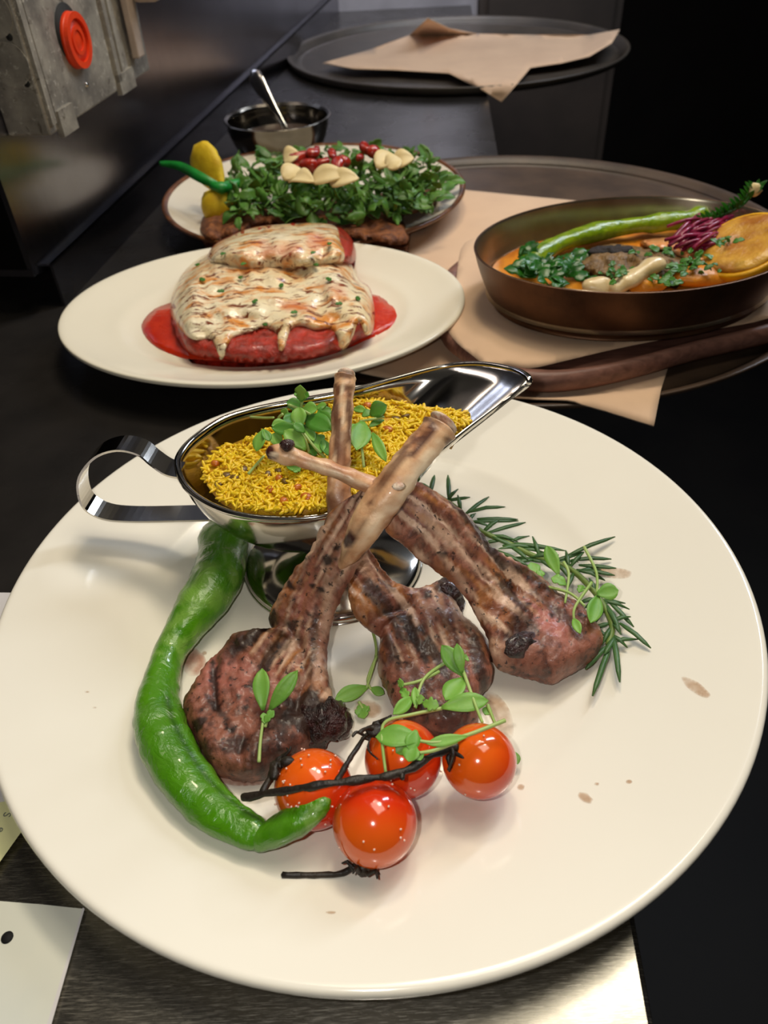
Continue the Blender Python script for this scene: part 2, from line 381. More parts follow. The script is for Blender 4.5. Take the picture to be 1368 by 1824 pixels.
# ------------------------------------------------------------------ the setting
def struct(o): o['kind'] = 'structure'; return o
struct(mesh('floor', box((-2, -1, -.93), (3, 4, -.9)), MT['floor'], None, False))
EDGE = lambda y: .0640+.0885*y          # right edge of the pass
ct = mesh('pass_worktop', prism([(EDGE(.19), .19), (EDGE(1.82), 1.82), (-.6, 1.82), (-.6, .19)], -.045, 0), MT['black'], None, False)
tag(ct, 'long black polished worktop the trays and plates stand on', 'worktop')
st = mesh('steel_worktop', prism([(EDGE(-.3), -.3), (EDGE(.1895), .1895), (-.6, .1895), (-.6, -.3)], -.045, 0), MT['counter_steel'], None, False)
md = st.modifiers.new('b', 'BEVEL'); md.width = .002; md.segments = 2
tag(st, 'scratched stainless steel worktop end under the near side of the lamb plate', 'worktop')
# left wall: a steel panel above an upturned lip
a = RW(62, 490); uN = (a-W0).dot(WU); zN = a.z
fr = lambda u, v, z: WP(u, v, z)
vf = ([WP(uN, 0, zN), WP(.03, 0, .012), WP(1.3, 0, .012), WP(1.3, 0, 1.2), WP(uN-.012, 0, 1.2)], [(0, 1, 2, 3, 4)])
vf = (vf[0]+[v-WV*.004 for v in vf[0]], [(0, 1, 2, 3, 4), (9, 8, 7, 6, 5)]+[(i, (i+1) % 5, 5+(i+1) % 5, 5+i) for i in range(5)])
struct(mesh('wall_left', vf, MT['wall_steel'], None, False))
# backing beyond the open end of the panel
struct(mesh('wall_left_recess', box((-.75, -.4, -.0), (-.6, 1.8, 1.2)), MT['dark'], None, False))
cb = thing('wall_lip', 'dark steel upturned lip running along the foot of the left wall', 'lip', WP(0, .012, 0))
c0 = V((-.2332, .5498, 0)); q0 = (c0-W0).dot(WU); v0 = (c0-W0).dot(WV)
mesh('lip_face', box((q0, v0-.002, 0), (1.25, v0, .033), lambda p: WP(p.x, p.y, p.z)), MT['wall_steel'], cb, False)
mesh('lip_top', box((q0, v0-.0045-.003, .0312), (1.25, v0, .033), lambda p: WP(p.x, p.y, p.z)), MT['wall_steel'], cb, False)
mesh('lip_foot', box((q0, v0-.022, 0), (1.25, v0-.001, .0018), lambda p: WP(p.x, p.y, p.z)), MT['wall_steel'], cb, False)
# flange at the open end of the wall panel
fl = mesh('wall_flange', join(box((uN-.001, -.05, zN-.001), (uN+.0015, 0, zN+.004), lambda p: WP(p.x, p.y, p.z)), box((uN-.001, -.06, zN+.016), (uN+.0015, -.03, zN+.019), lambda p: WP(p.x, p.y, p.z))), MT['wall_steel'], None, False)
tag(fl, 'thin folded steel flange at the open end of the left wall panel', 'flange')
# back wall, cabinet, right wall
xa = RY(850, 60, 1.80).x; xb = RY(1103, 60, 1.80).x
struct(mesh('wall_back', box((-.35, 1.81, -.02), (xa, 1.84, 1.3)), MT['back_steel'], None, False))
cab = thing('tall_cabinet', 'tall dark brown cabinet behind the far tray', 'cabinet', ((xa+xb)/2, 1.84, -.9))
mesh('cabinet_body', box((xa+.002, 1.80, -.9), (xb, 2.3, 1.3)), MT['darkbrown'], cab, False)
mesh('cabinet_door', box((xa+.02, 1.79, -.8), (xb-.02, 1.7995, .05)), MT['darkbrown'], cab, False)
mesh('cabinet_door', box((xa+.02, 1.79, .07), (xb-.02, 1.7995, 1.28)), MT['darkbrown'], cab, False)
struct(mesh('wall_right', box((1.9, -.5, -.9), (1.95, 3.2, 1.8)), MT['dark'], None, False))
struct(mesh('wall_rear', box((xb, 3.1, -.9), (1.9, 3.2, 1.8)), MT['dark'], None, False))

# ------------------------------------------------------------------ junction box on the left wall
B0 = RW(15, 243); bu = (B0-W0).dot(WU); bz = B0.z; dpt = .0
for k in range(200):                    # depth of the box: its outer near corner
    dpt = k*.0005
    q = WP(bu, dpt, bz)-CAM
    if 684+F*q.dot(rt)/q.dot(fw) > 91: break
bT = lambda p: WP(bu+p.x, p.y, bz+p.z)
BL = .0
for k in range(400):
    BL = k*.001; q = bT(V((BL, dpt, 0)))-CAM
    if 684+F*q.dot(rt)/q.dot(fw) > 268: break
jb = thing('junction_box', 'galvanised steel electrical box on the left wall with an orange plug', 'electrical box', bT(V((BL/2, 0, 0))))
bx = mesh('box_body', box((0, 0, 0), (BL, dpt, .16), bT), MT['galv'], jb, False)
md = bx.modifiers.new('b', 'BEVEL'); md.width = .0015; md.segments = 2
seam = lambda u, w, h=.0025: box((u, dpt-.002, .006), (u+w, dpt+h, .16), bT)
mesh('seam', seam(.002, .006), MT['galv'], jb, False); mesh('seam', seam(.011, .004, .0015), MT['galv'], jb, False)
us = BL*.62
mesh('seam', seam(us, .006, .003), MT['galv'], jb, False); mesh('seam', seam(us+.012, .005, .002), MT['galv'], jb, False)
mesh('bottom_tab', box((.012, dpt-.001, -.004), (.035, dpt+.003, .012), bT), MT['galv'], jb, False)
mesh('bottom_tab', box((us, dpt-.001, -.003), (us+.03, dpt+.003, .011), bT), MT['galv'], jb, False)
def disc_on(u, z, r, d0, d1, axis='v', seg=40, r1=None):
    r1 = r1 if r1 is not None else r; vs = []
    for dd, q in ((d0, r), (d1, r1)):
        for k in range(seg):
            t = 2*math.pi*k/seg
            vs.append(bT(V((u+q*math.cos(t), dd, z+q*math.sin(t)))) if axis == 'v' else bT(V((dd, u+q*math.cos(t), z+q*math.sin(t)))))
    return vs, [tuple(range(seg)), tuple(range(seg, 2*seg))]+[(i, (i+1) % seg, seg+(i+1) % seg, seg+i) for i in range(seg)]
pc = RW(129, 72, dpt); pu = (pc-W0).dot(WU)-bu; pz = pc.z-bz
pt_, pb_ = RW(118, 18, dpt), RW(142, 126, dpt); pr = (pt_.z-pb_.z)/2*.98
pl = mesh('plug', disc_on(pu, pz, pr, dpt, dpt+.004, r1=pr*.95), MT['orange'], jb)
def ring_on(u, z, ra, rb, d0, d1, seg=40):
    vs = []
    for dd, q in ((d0, ra), (d1, ra), (d1, rb), (d0, rb)):
        for k in range(seg):
            t = 2*math.pi*k/seg; vs.append(bT(V((u+q*math.cos(t), dd, z+q*math.sin(t)))))
    return vs, [(a*seg+i, a*seg+(i+1) % seg, ((a+1) % 4)*seg+(i+1) % seg, ((a+1) % 4)*seg+i) for a in range(4) for i in range(seg)]
mesh('plug_ring', ring_on(pu, pz, pr*.97, pr*.74, dpt+.003, dpt+.0058), MT['orange'], pl, False)
mesh('plug_ring', ring_on(pu, pz, pr*.5, pr*.36, dpt+.003, dpt+.005), MT['orange'], pl, False)
mesh('plug_hole', disc_on(pu-.003, pz+.005, pr*1.0, dpt-.001, dpt+.0006), MT['hole'], jb)
for px, py in ((17, 66), (48, 149)):
    d = ray(px, py); t = ((bT(V((0, 0, 0)))-CAM).dot(WU))/d.dot(WU); q = CAM+d*t
    v, z = (q-W0).dot(WV), q.z-bz
    mesh('screw_hole', disc_on(v, z, .0021, -.0006, .001, 'u', 20), MT['hole'], jb)
for px, py, rr in ((18, 115, .016), (-15, 25, .018)):
    d = ray(px, py); t = ((bT(V((0, 0, 0)))-CAM).dot(WU))/d.dot(WU); q = CAM+d*t
    vs, fs = disc_on((q-W0).dot(WV), q.z-bz, min(rr, dpt*.42), -.0008, .001, 'u', 40); mesh('knockout', (vs, fs), MT['galv'], jb, False)
mesh('rivet', blob(RW(153, 151, dpt), .002, .002, .002, 10, 0), MT['steel'], jb)
s0, s1 = RW(238, 105, dpt+.004), RW(205, 0, dpt+.004); su = (s0-W0).dot(WU)-bu
sp = thing('beige_strip', 'beige plastic strip hanging on the right face of the electrical box', 'cable strip', bT(V((su, dpt+.003, s0.z-bz))))
bv = mesh('strip_body', box((su, dpt+.0031, s0.z-bz), (su+.014, dpt+.009, .16), bT), MT['beige'], sp, False)
md = bv.modifiers.new('b', 'BEVEL'); md.width = .0012; md.segments = 2
s2 = RW(222, 15, dpt+.012)
bk = mesh('plug_housing', box((su+.008, dpt+.0091, s2.z-bz), (su+.045, dpt+.03, .16), bT), MT['beige'], sp, False)
md = bk.modifiers.new('b', 'BEVEL'); md.width = .004; md.segments = 3

# ------------------------------------------------------------------ papers at the left
def sheet(name, poly, z, mat, label, cat, t=.0006, wav=0):
    vf, _ = slab(poly, 22, lambda a, b, d: P(a, b, z+t+wav*nz(a, b, .01)), lambda a, b, d: P(a, b, z+wav*nz(a, b, .01)), 1)
    return tag(mesh(name, vf, mat, None, False), label, cat)
sheet('order_sheet', [(-260, 1052), (40, 1056), (70, 1250), (40, 1445), (-250, 1440)], .0002, MT['sheet'], 'white paper sheet under the left rim of the lamb plate', 'paper')
sl = sheet('order_slip', [(-150, 1470), (-60, 1440), (16, 1426), (55, 1400), (90, 1420), (40, 1479), (0, 1535), (-60, 1620), (-160, 1600)], .002, MT['slip'], 'pale yellow printed slip sticking out under the left rim of the plate', 'paper')
for ch, px, py in (('S', 12, 1451), ('e', 2, 1478)):
    cu = bpy.data.curves.new('printed_letter', 'FONT'); cu.body = ch; cu.size = pxm(px, py, .003, 20); cu.extrude = .00005; cu.align_x = 'CENTER'; cu.align_y = 'CENTER'
    tmp = bpy.data.objects.new('tmp', cu); COL.objects.link(tmp); bpy.context.view_layer.update()
    me = bpy.data.meshes.new_from_object(tmp.evaluated_get(bpy.context.evaluated_depsgraph_get())); me = me.copy(); bpy.data.objects.remove(tmp); bpy.data.curves.remove(cu)
    o = bpy.data.objects.new('printed_letter', me); COL.objects.link(o); me.materials.clear(); me.materials.append(MT['ink'])
    o.parent = sl; o.location = P(px, py, .0029)-wloc(sl); o.rotation_euler = (0, 0, math.radians(-100))
cardp = [(-200, 1590), (-100, 1597), (0, 1605), (75, 1611), (150, 1619), (128, 1690), (104, 1770), (84, 1840), (40, 1950), (-200, 1950)]
lc = sheet('laminated_card', cardp, .0004, MT['card'], 'white laminated card with a punched hole on the steel worktop', 'card', .0009)
mesh('punched_hole', lathe([(0, 0), (.0019, 0), (.0019, .0002), (0, .0002)], P(13, 1670, .0013), 24), MT['hole'], lc)
mesh('card_edge', prism([P(a, b, 0) for a, b in ((150, 1620), (153, 1622), (88, 1850), (80, 1850))], .0013, .0016), MT['sheet'], lc, False)

# ------------------------------------------------------------------ plates
PC = V((-.0061, .2256, 0))
PROF = [(0, .0065), (.05, .0062), (.082, .006), (.090, .0066), (.097, .0085), (.103, .0108), (.110, .0123), (.125, .0156), (.14, .0193), (.150, .0218), (.1535, .0225), (.1551, .0215),
        (.1553, .0196), (.154, .0180), (.149, .0163), (.13, .0118), (.112, .0082), (.100, .0045), (.092, .001), (.088, 0), (.084, .0002), (.08, .0022), (.04, .0026), (0, .0026)]
def plate_z(x, y):
    r = math.hypot(x-PC.x, y-PC.y)
    for (a, b), (c, d) in zip(PROF[:10], PROF[1:11]):
        if r <= c: return b+(d-b)*(r-a)/(c-a)
    return .0225
def dense(prof):
    return cr(prof, 3)
dp = thing('dinner_plate', 'large round white china plate in front carrying the lamb chops', 'plate', PC)
mesh('plate_body', lathe(dense(PROF), PC, 160), MT['china'], dp)
def stain(px, py, rx, ry, rot, mat):
    c = []
    for k in range(12):
        t = 2*math.pi*k/12; q = 1+.25*nz(math.cos(t)*9+px, math.sin(t)*9+py, .4); x, y = rx*q*math.cos(t), ry*q*math.sin(t)
        c.append((px+x*math.cos(rot)-y*math.sin(rot), py+x*math.sin(rot)+y*math.cos(rot)))
    def top(a, b, d):
        q = P(a, b, .012)
        for _ in range(6): q = P(a, b, plate_z(q.x, q.y)+.0002)
        return q
    vf, at = slab(c, max(2.5, min(rx, ry)/4), top, lambda a, b, d: top(a, b, d)-V((0, 0, .00012)), 2, {'a': lambda a, b, d: min(1, .15+d/(min(rx, ry)*.5))*.4})
    mesh('juice_stain', vf, mat, dp, True, at)
for a in ((1043, 1421, 15, 8, .5, 'juice'), (890, 1275, 20, 48, -.4, 'juice'), (655, 1262, 26, 16, .2, 'juice'), (420, 1385, 52, 14, .12, 'juice_red'), (1240, 1225, 30, 10, .6, 'juice'), (1120, 1392, 6, 4, 0, 'juice'),
          (928, 1402, 7, 6, 0, 'juice'), (1063, 1396, 5, 3, 0, 'juice'), (155, 1232, 5, 2, 0, 'juice'), (168, 1260, 5, 2, 0, 'juice'), (364, 1163, 5, 4, 0, 'juice'), (1090, 1020, 36, 10, .1, 'juice'), (345, 1180, 20, 26, 0, 'juice_red'), (590, 1625, 10, 3, 0, 'juice')):
    stain(*a[:5], MT[a[5]])

CC = V((-.0742, .4866, .0085)); CA, CB = .1348, .1036
CPR = [(0, .0045), (.5, .0043), (.62, .0046), (.68, .0062), (.73, .0085), (.8, .0102), (.9, .0138), (.97, .0168), (1, .0172), (1.008, .016), (1.0, .0140), (.93, .011), (.78, .0066), (.66, .002), (.6, 0), (.56, .0004), (.3, .001), (0, .001)]
cp = thing('oval_platter', 'oval ivory china platter under the cheese covered chicken', 'plate', CC)
mesh('platter_body', lathe(dense([(r*CA, z) for r, z in CPR]), CC, 128, 1, CB/CA), MT['china_ivory'], cp)
SPC = V((-.0474, .708, .0085)); SR = .1337
SPR = [(0, .0045), (.6, .0043), (.7, .0056), (.8, .009), (.9, .0128), (.965, .0155)]
sp_ = thing('salad_plate', 'round cream plate with a brown rim holding the cutlet and salad', 'plate', SPC)
mesh('plate_body', lathe(dense([(r*SR, z) for r, z in SPR+[(.968, .0150), (.95, .0125), (.8, .0065), (.68, .0015), (.62, 0), (.3, .001), (0, .001)]]), SPC, 128), MT['china_speck'], sp_)
mesh('brown_rim', lathe(dense([(r*SR, z) for r, z in [(.964, .0153), (.975, .0166), (.99, .0172), (1.0, .0168), (1.003, .0155), (.995, .0138), (.97, .0125), (.955, .013), (.964, .0153)]]), SPC, 128), MT['brown_rim'], sp_)

# ------------------------------------------------------------------ gravy boat
RIM = [(318, 832, .062), (335, 868, .0605), (375, 897, .059), (430, 916, .0575), (500, 922, .0565), (580, 915, .0565), (660, 886, .0575), (740, 836, .059), (810, 781, .062), (870, 736, .067), (920, 700, .073), (941, 682, .077),
       (934, 668, .078), (905, 656, .0765), (850, 648, .0745), (790, 653, .0715), (700, 676, .068), (620, 698, .0645), (540, 713, .0625), (460, 728, .0615), (400, 746, .0615), (352, 777, .0615), (325, 805, .062)]
rimw = [P(*q) for q in cr(RIM, 5, True)]
FB = V((-.0246, .2535, 0)); bot = V((FB.x+.003, FB.y, .023))
gb = thing('gravy_boat', 'polished steel gravy boat full of yellow rice on the lamb plate', 'gravy boat', (FB.x, FB.y, .0062))
def boat(off):
    vs, fs = [], []; n = len(rimw); K = 14
    for i in range(K+1):
        t = i/K; a = t*math.pi/2
        for p in rimw:
            w = max(0, min(1, (p.x+.005)/.06)); w = w*w*(3-2*w); hx = (math.cos(a)**.75 if t < 1 else 0)*(1-w)+(1-t)**1.1*w; dz = math.sin(a)**1.05*(1-w)+(t**.9)*w
            d = V((p.x-bot.x, p.y-bot.y, 0)); L = d.length; q = bot+d*(hx*(L+off)/L)
            q.z = p.z+(bot.z-p.z)*dz+off*dz*-.8; vs.append(q)
    for i in range(K):
        for k in range(n): fs.append((i*n+k, i*n+(k+1) % n, (i+1)*n+(k+1) % n, (i+1)*n+k))
    return vs, fs
A, B = boat(.0006), boat(-.0006); n = len(rimw)
bw = join(A, B); off = len(A[0]); bw[1].extend([(k, (k+1) % n, off+(k+1) % n, off+k) for k in range(n)])
mesh('bowl', bw, MT['steel'], gb)
vs, fs = [], []
for i, p in enumerate(rimw):            # turned-out rim
    d = V((p.x-bot.x, p.y-bot.y, 0)).normalized()
    for dx, dz in ((-.0012, -.0012), (-.0010, .0005), (.0003, .0012), (.0018, .0006), (.0021, -.0004), (.0012, -.0012)): vs.append(p+d*dx+V((0, 0, dz)))
for i in range(n):
    for k in range(6): fs.append((i*6+k, i*6+(k+1) % 6, ((i+1) % n)*6+(k+1) % 6, ((i+1) % n)*6+k))
mesh('rim', (vs, fs), MT['steel'], gb)
mesh('foot', lathe(cr([(.0, .0), (.038, .0), (.0402, .0008), (.0405, .002), (.039, .0036), (.034, .0052), (.026, .0075), (.017, .010), (.011, .0135), (.0095, .0165), (.012, .0195), (.02, .0225), (0, .0225)], 3), V((FB.x, FB.y, .0062)), 80, 1, .93), MT['steel'], gb)
hp = cr([(324, 838, .0605), (300, 832, .061), (275, 815, .0635), (252, 797, .067), (215, 790, .068), (178, 802, .0645), (152, 832, .056), (147, 862, .047), (158, 893, .038), (190, 911, .0325), (240, 916, .030), (320, 915, .030), (400, 913, .0305), (450, 912, .032)], 5)
vs, fs = [], []; hw = V((.004, -.0048, 0)); hw = V((.0008, .0052, 0)); pts = [P(*q) for q in hp]; m_ = len(pts)
for i, p in enumerate(pts):
    t = (pts[min(m_-1, i+1)]-pts[max(0, i-1)]).normalized(); nn = t.cross(hw).normalized()*.0005
    vs += [p-hw+nn, p+hw+nn, p+hw-nn, p-hw-nn]
for i in range(m_-1):
    for k in range(4): fs.append((i*4+k, i*4+(k+1) % 4, i*4+4+(k+1) % 4, i*4+4+k))
fs += [(0, 1, 2, 3), tuple(range((m_-1)*4, m_*4))]
mesh('handle', (vs, fs), MT['steel'], gb, False)

# rice
RC = [(362, 842), (385, 880), (430, 902), (500, 910), (575, 902), (650, 872), (730, 828), (795, 782), (838, 742), (815, 731), (760, 724), (700, 715), (640, 712), (590, 722), (520, 750), (460, 772), (410, 792), (372, 815)]
RZ = [(370, 840, .0525), (430, 850, .056), (520, 830, .059), (620, 800, .060), (720, 770, .0615), (835, 744, .063)]
rz = lambda a, b: nearest(RZ, a, b)[0]+.0012*nz(a, b, .03)
vf, _ = slab(RC, 14, lambda a, b, d: P(a, b, rz(a, b)-.0008*(d < 12)), lambda a, b, d: P(a, b, rz(a, b)-.0008*(d < 12))-V((0, 0, .003+min(.012, d*.0004))), 2)
vs, fs = vf; vs = list(vs); fs = list(fs); mid = [0]*len(fs)
cz = [cr(RC, 3, True)][0]; cnt = 0
while cnt < 2600:
    a, b = R.uniform(350, 845), R.uniform(705, 915)
    if not inside(cz, a, b): continue
    c = P(a, b, rz(a, b)+R.uniform(-.0004, .0016)); th = R.uniform(0, 6.28); el = R.gauss(0, .35)
    ax = V((math.cos(th)*math.cos(el), math.sin(th)*math.cos(el), math.sin(el))); L = R.uniform(.0038, .0062); w = R.uniform(.00062, .00086)
    s = ax.cross(V((0, 0, 1))).normalized(); q = s.cross(ax); k = len(vs); bend = R.uniform(-.0004, .0004)
    for t, rr in ((-.5, .35), (-.3, .9), (.1, 1), (.38, .8), (.5, .3)):
        cc = c+ax*L*t+s*bend*(1-4*t*t)
        for j in range(5): g = 2*math.pi*j/5; vs.append(cc+(s*math.cos(g)+q*math.sin(g))*w*rr)
    for i in range(4):
        for j in range(5): fs.append((k+i*5+j, k+i*5+(j+1) % 5, k+i*5+5+(j+1) % 5, k+i*5+5+j))
    fs += [tuple(k+j for j in range(5))[::-1], tuple(k+20+j for j in range(5))]; cnt += 1
    mid += [1]*22
ro = mesh('yellow_rice', (vs, fs), [MT['ricebase'], MT['rice']])
for p, i in zip(ro.data.polygons, mid): p.material_index = i
tag(ro, 'yellow saffron rice heaped in the steel gravy boat', 'rice', None, 'stuff')
for a, b in ((403, 846), (417, 851), (436, 836), (497, 838), (509, 857), (478, 845), (705, 745), (722, 741), (390, 862)):
    o = mesh('lentil', blob(P(a, b, rz(a, b)+.0012), .0021, .0019, .001, 12, .05, 100, R.uniform(0, 3), R.uniform(-.5, .5)), MT['lentil']); tag(o, 'small brown lentil lying in the yellow rice', 'lentil', 'lentils in the rice')
for a, b, L, th in ((480, 872, 15, .2), (545, 885, 22, -.5), (505, 893, 16, .8), (530, 868, 12, 2.2), (497, 852, 14, .1), (655, 722, 16, .2), (690, 765, 20, -.6), (672, 742, 15, .9), (384, 826, 12, 1.2)):
    o = mesh('raisin', blob(P(a, b, rz(a, b)+.0014), pxm(a, b, .06, L*.5), .0019, .0013, 14, .3, 300, th, .2), MT['raisin']); tag(o, 'orange brown fried raisin lying in the yellow rice', 'raisin', 'raisins in the rice')

# ------------------------------------------------------------------ lamb chops
def stamp(marks, soft=.35, fat=1.0):
    def f(px, py, d=0):
        v = 0
        for (x, y, rx, ry, an, s) in marks:
            dx, dy = px-x, py-y; c, q = math.cos(an), math.sin(an); u, w = (dx*c+dy*q)/(rx*fat), (-dx*q+dy*c)/(ry*fat)
            e = math.sqrt(u*u+w*w)+.45*nz(px, py, .06)+.25*nz(px, py, .17)
            v = max(v, s*max(0, min(1, (1-e)/soft)))
        return v
    return f
def gd(g, px, py):
    return min(math.hypot(px-a-max(0, min(1, ((px-a)*(c-a)+(py-b)*(d-b))/((c-a)**2+(d-b)**2)))*(c-a), py-b-max(0, min(1, ((px-a)*(c-a)+(py-b)*(d-b))/((c-a)**2+(d-b)**2)))*(d-b)) for (a, b), (c, d) in zip(g, g[1:]))
def chop(name, label, contour, mid, T, marks, fatm, palem, pinkm, ridge=.0008, seed=0, ribfrom=120, grooves=()):
    th = thing(name, label, 'lamb chop', P(mid[0][0], mid[0][1], mid[0][2]-.008), 'grilled lamb chops')
    def half(px, py, d, s):
        W = T[1]; k = math.sqrt(max(0, 1-(1-min(1, d/W))**2)); t = T[0]+(T[2]-T[0])*max(0, min(1, (s-ribfrom*.5)/ribfrom)); return t*k
    def surf(sign):
        def g(px, py, d):
            z, s, l = nearest(mid, px, py); h = half(px, py, d, s)
            rib = max(0, min(1, (s-ribfrom*.4)/60)); k = min(1, d/10)
            dz = (nz(l*2.2, s*.16, .06, seed)*ridge*1.6*rib + nz(px, py, .02, seed)*.0011 + nz(px, py, .085, seed)*.0009 - sum(.0024*math.exp(-(gd(g, px, py)/6.5)**2) for g in grooves))*k
            q = P(px, py, z); return q+V((0, -.25*h*sign*0, sign*h+(dz if sign > 0 else -dz*.3)))
        return g
    rib = lambda a, b: max(0, min(1, (nearest(mid, a, b)[1]-ribfrom*.4)/60))
    fat, pale, pink, ch = stamp(fatm), stamp(palem, .8), stamp(pinkm, .6), stamp([q[:5]+(min(1, q[5]*1.25),) for q in marks], .3, 1.3)
    at = {'char': lambda a, b, d: min(1, ch(a, b)+sum(.6*math.exp(-(gd(g, a, b)/6)**2)*(.6+nz(a, b, .07)) for g in grooves)+(.5*max(0, nz(a, b, .05)) if d < 7 else 0)),
          'fat': lambda a, b, d: max(fat(a, b), .8*rib(a, b)*max(0, nz(*(lambda q: (q[2]*2.5, q[1]*.25))(nearest(mid, a, b)), .045, seed+2)*2.8)),
          'pale': lambda a, b, d: max(pale(a, b), .8*rib(a, b)*max(0, nz(*(lambda q: (q[2]*2.5, q[1]*.2))(nearest(mid, a, b)), .05, seed+9)*3.2)), 'pink': lambda a, b, d: pink(a, b)}
    vf, av = slab(contour, 5.5, surf(1), surf(-1), 3, at); mo = mesh('meat', vf, MT['lamb'], th, True, av); md = mo.modifiers.new('s', 'SMOOTH'); md.factor = .5; md.iterations = 2; md = mo.modifiers.new('d', 'SUBSURF'); md.levels = md.render_levels = 1
    tx = bpy.data.textures.new('grain', 'CLOUDS'); tx.noise_scale = .0028; tx.noise_depth = 4; md = mo.modifiers.new('n', 'DISPLACE'); md.texture = tx; md.strength = .0011; md.mid_level = .5; md.texture_coords = 'LOCAL'
    return th
def bone(th, path, widths, burn, pale, tip=True, marrow=None, amp=.0008):
    pp = cr([tuple(a)+(w,) for a, w in zip(path, widths)], 8); pts = [P(a, b, c) for a, b, c, w in pp]; rad = [pxm(a, b, c, w*.5) for a, b, c, w in pp]
    vf = tube(pts, rad, 20, .85, amp, 260); bs, ps = stamp(burn), stamp(pale, .8)
    def back(v):
        d = v-CAM; k = d.dot(fw); return 684+F*d.dot(rt)/k, 912-F*d.dot(up)/k
    pq = [back(v) for v in vf[0]]
    o = mesh('bone', vf, MT['bone'], th, True, {'char': [bs(*q) for q in pq], 'pale': [ps(*q) for q in pq]})
    if marrow:
        e, prev = pts[0], pts[2]; d = (e-prev).normalized(); mt = mesh('marrow', blob(e+d*.0012, 1, 1, 1, 16, 0), MT['marrow'], o)
        q = d.to_track_quat('Z', 'Y').to_matrix().to_4x4(); mt.data.transform(Matrix.Translation(e+d*rad[0]*.36-wloc(mt)) @ q @ Matrix.Diagonal((rad[0]*.8, rad[0]*.86, .0016, 1)) @ Matrix.Translation(-(e+d*.0012-wloc(mt))))
    return o
CL = [(640, 880), (610, 902), (585, 925), (551, 991), (522, 1024), (492, 1075), (476, 1106), (489, 1122), (468, 1125), (438, 1130), (416, 1138), (394, 1163), (372, 1185), (346, 1225), (327, 1258), (331, 1287), (350, 1320), (361, 1354), (376, 1372), (419, 1384), (468, 1382), (489, 1360), (522, 1346), (551, 1330), (562, 1300), (590, 1262), (594, 1240), (588, 1215), (583, 1180), (586, 1138), (595, 1101), (609, 1057), (635, 1010), (660, 966), (686, 922), (712, 880), (730, 845), (700, 850), (670, 860)]
ML = [(430, 1290, .0145), (500, 1240, .0155), (548, 1170, .022), (568, 1090, .036), (600, 1010, .054), (650, 920, .072), (700, 850, .086), (778, 768, .098)]
t1 = chop('lamb_chop', 'lamb chop nearest the green chili, its thick bone crossing on top', CL, ML, (.0085, 30, .0062),
  [(455, 1150, 60, 13, -.85, .95), (418, 1175, 60, 9, -1.0, .5), (388, 1240, 46, 5, 1.45, .9), (395, 1285, 30, 6, .9, .7), (478, 1205, 60, 9, -1.1, .75), (505, 1170, 22, 10, -1, .5), (362, 1308, 14, 10, 0, .8), (420, 1322, 10, 5, 0, 1), (440, 1345, 50, 12, -.2, .5), (505, 1310, 30, 26, 0, .6), (545, 1290, 42, 32, -.5, .9),
   (398, 1226, 4, 4, 0, 1), (417, 1232, 4, 4, 0, 1), (432, 1268, 4, 5, 0, 1), (445, 1285, 5, 4, 0, 1), (520, 1060, 8, 7, 0, .8), (600, 1000, 6, 5, 0, 1), (588, 1018, 12, 8, 0, .8), (560, 1065, 5, 4, 0, 1), (575, 1070, 5, 4, 0, 1), (490, 1365, 40, 16, -.3, .6), (368, 1350, 20, 10, 1, .6), (563, 1150, 6, 60, .08, .55), (525, 1130, 10, 6, 0, .6)],
  [(500, 1080, 45, 28, -1.1, .9), (540, 1000, 60, 16, -1.0, .8), (560, 1260, 30, 40, 0, .5)], [(585, 1090, 16, 90, .15, .8), (570, 1200, 14, 60, .0, .6), (640, 950, 80, 14, -1.0, .7)], [(390, 1210, 50, 60, 0, .8), (460, 1240, 60, 60, 0, .55), (545, 1080, 10, 90, .3, .5)], seed=1, ribfrom=165, grooves=([(482, 1118), (515, 1128), (540, 1165), (548, 1230), (530, 1290)], [(394, 1165), (386, 1220), (392, 1280)], [(440, 1330), (432, 1360)]))
mesh('burnt_edge', join(blob(P(575, 1283, .0165), .0098, .0085, .0075, 22, .35, 330), blob(P(598, 1287, .0125), .0062, .0066, .0062, 18, .35, 330), blob(P(548, 1312, .0125), .0085, .006, .006, 18, .35, 330)), MT['burnt'], t1)
bone(t1, [(783, 762, .100), (765, 785, .0975), (730, 825, .093), (690, 880, .0855), (650, 940, .0755), (622, 985, .064), (606, 1020, .050)], [70, 62, 64, 68, 62, 36, 8], [(760, 775, 60, 10, -.95, .9), (706, 826, 90, 9, -.97, .7), (622, 965, 14, 18, .2, 1), (640, 950, 60, 5, -1, .5), (755, 745, 20, 10, 0, .8), (800, 790, 20, 9, 1, .7)], [(742, 845, 110, 17, -.95, 1), (668, 935, 70, 12, -1, .8)], marrow=True)
mesh('white_fleck', blob(P(709, 866, .0945), .0022, .0017, .0012, 10, .2, 300), MT['marrow'], t1)
CR_ = [(700, 868), (746, 868), (787, 888), (821, 911), (850, 938), (877, 979), (918, 1006), (959, 1033), (995, 1065), (1031, 1083), (1054, 1110), (1074, 1137), (1066, 1164), (1036, 1185), (1009, 1198), (986, 1211), (954, 1203), (913, 1193), (886, 1184), (873, 1164), (868, 1133), (850, 1101), (832, 1065), (805, 1033), (768, 1006), (741, 988), (714, 960), (689, 945), (676, 905)]
MR = [(1010, 1160, .0145), (960, 1120, .017), (905, 1070, .026), (850, 1010, .042), (780, 945, .060), (700, 890, .0765), (615, 848, .086), (480, 806, .092)]
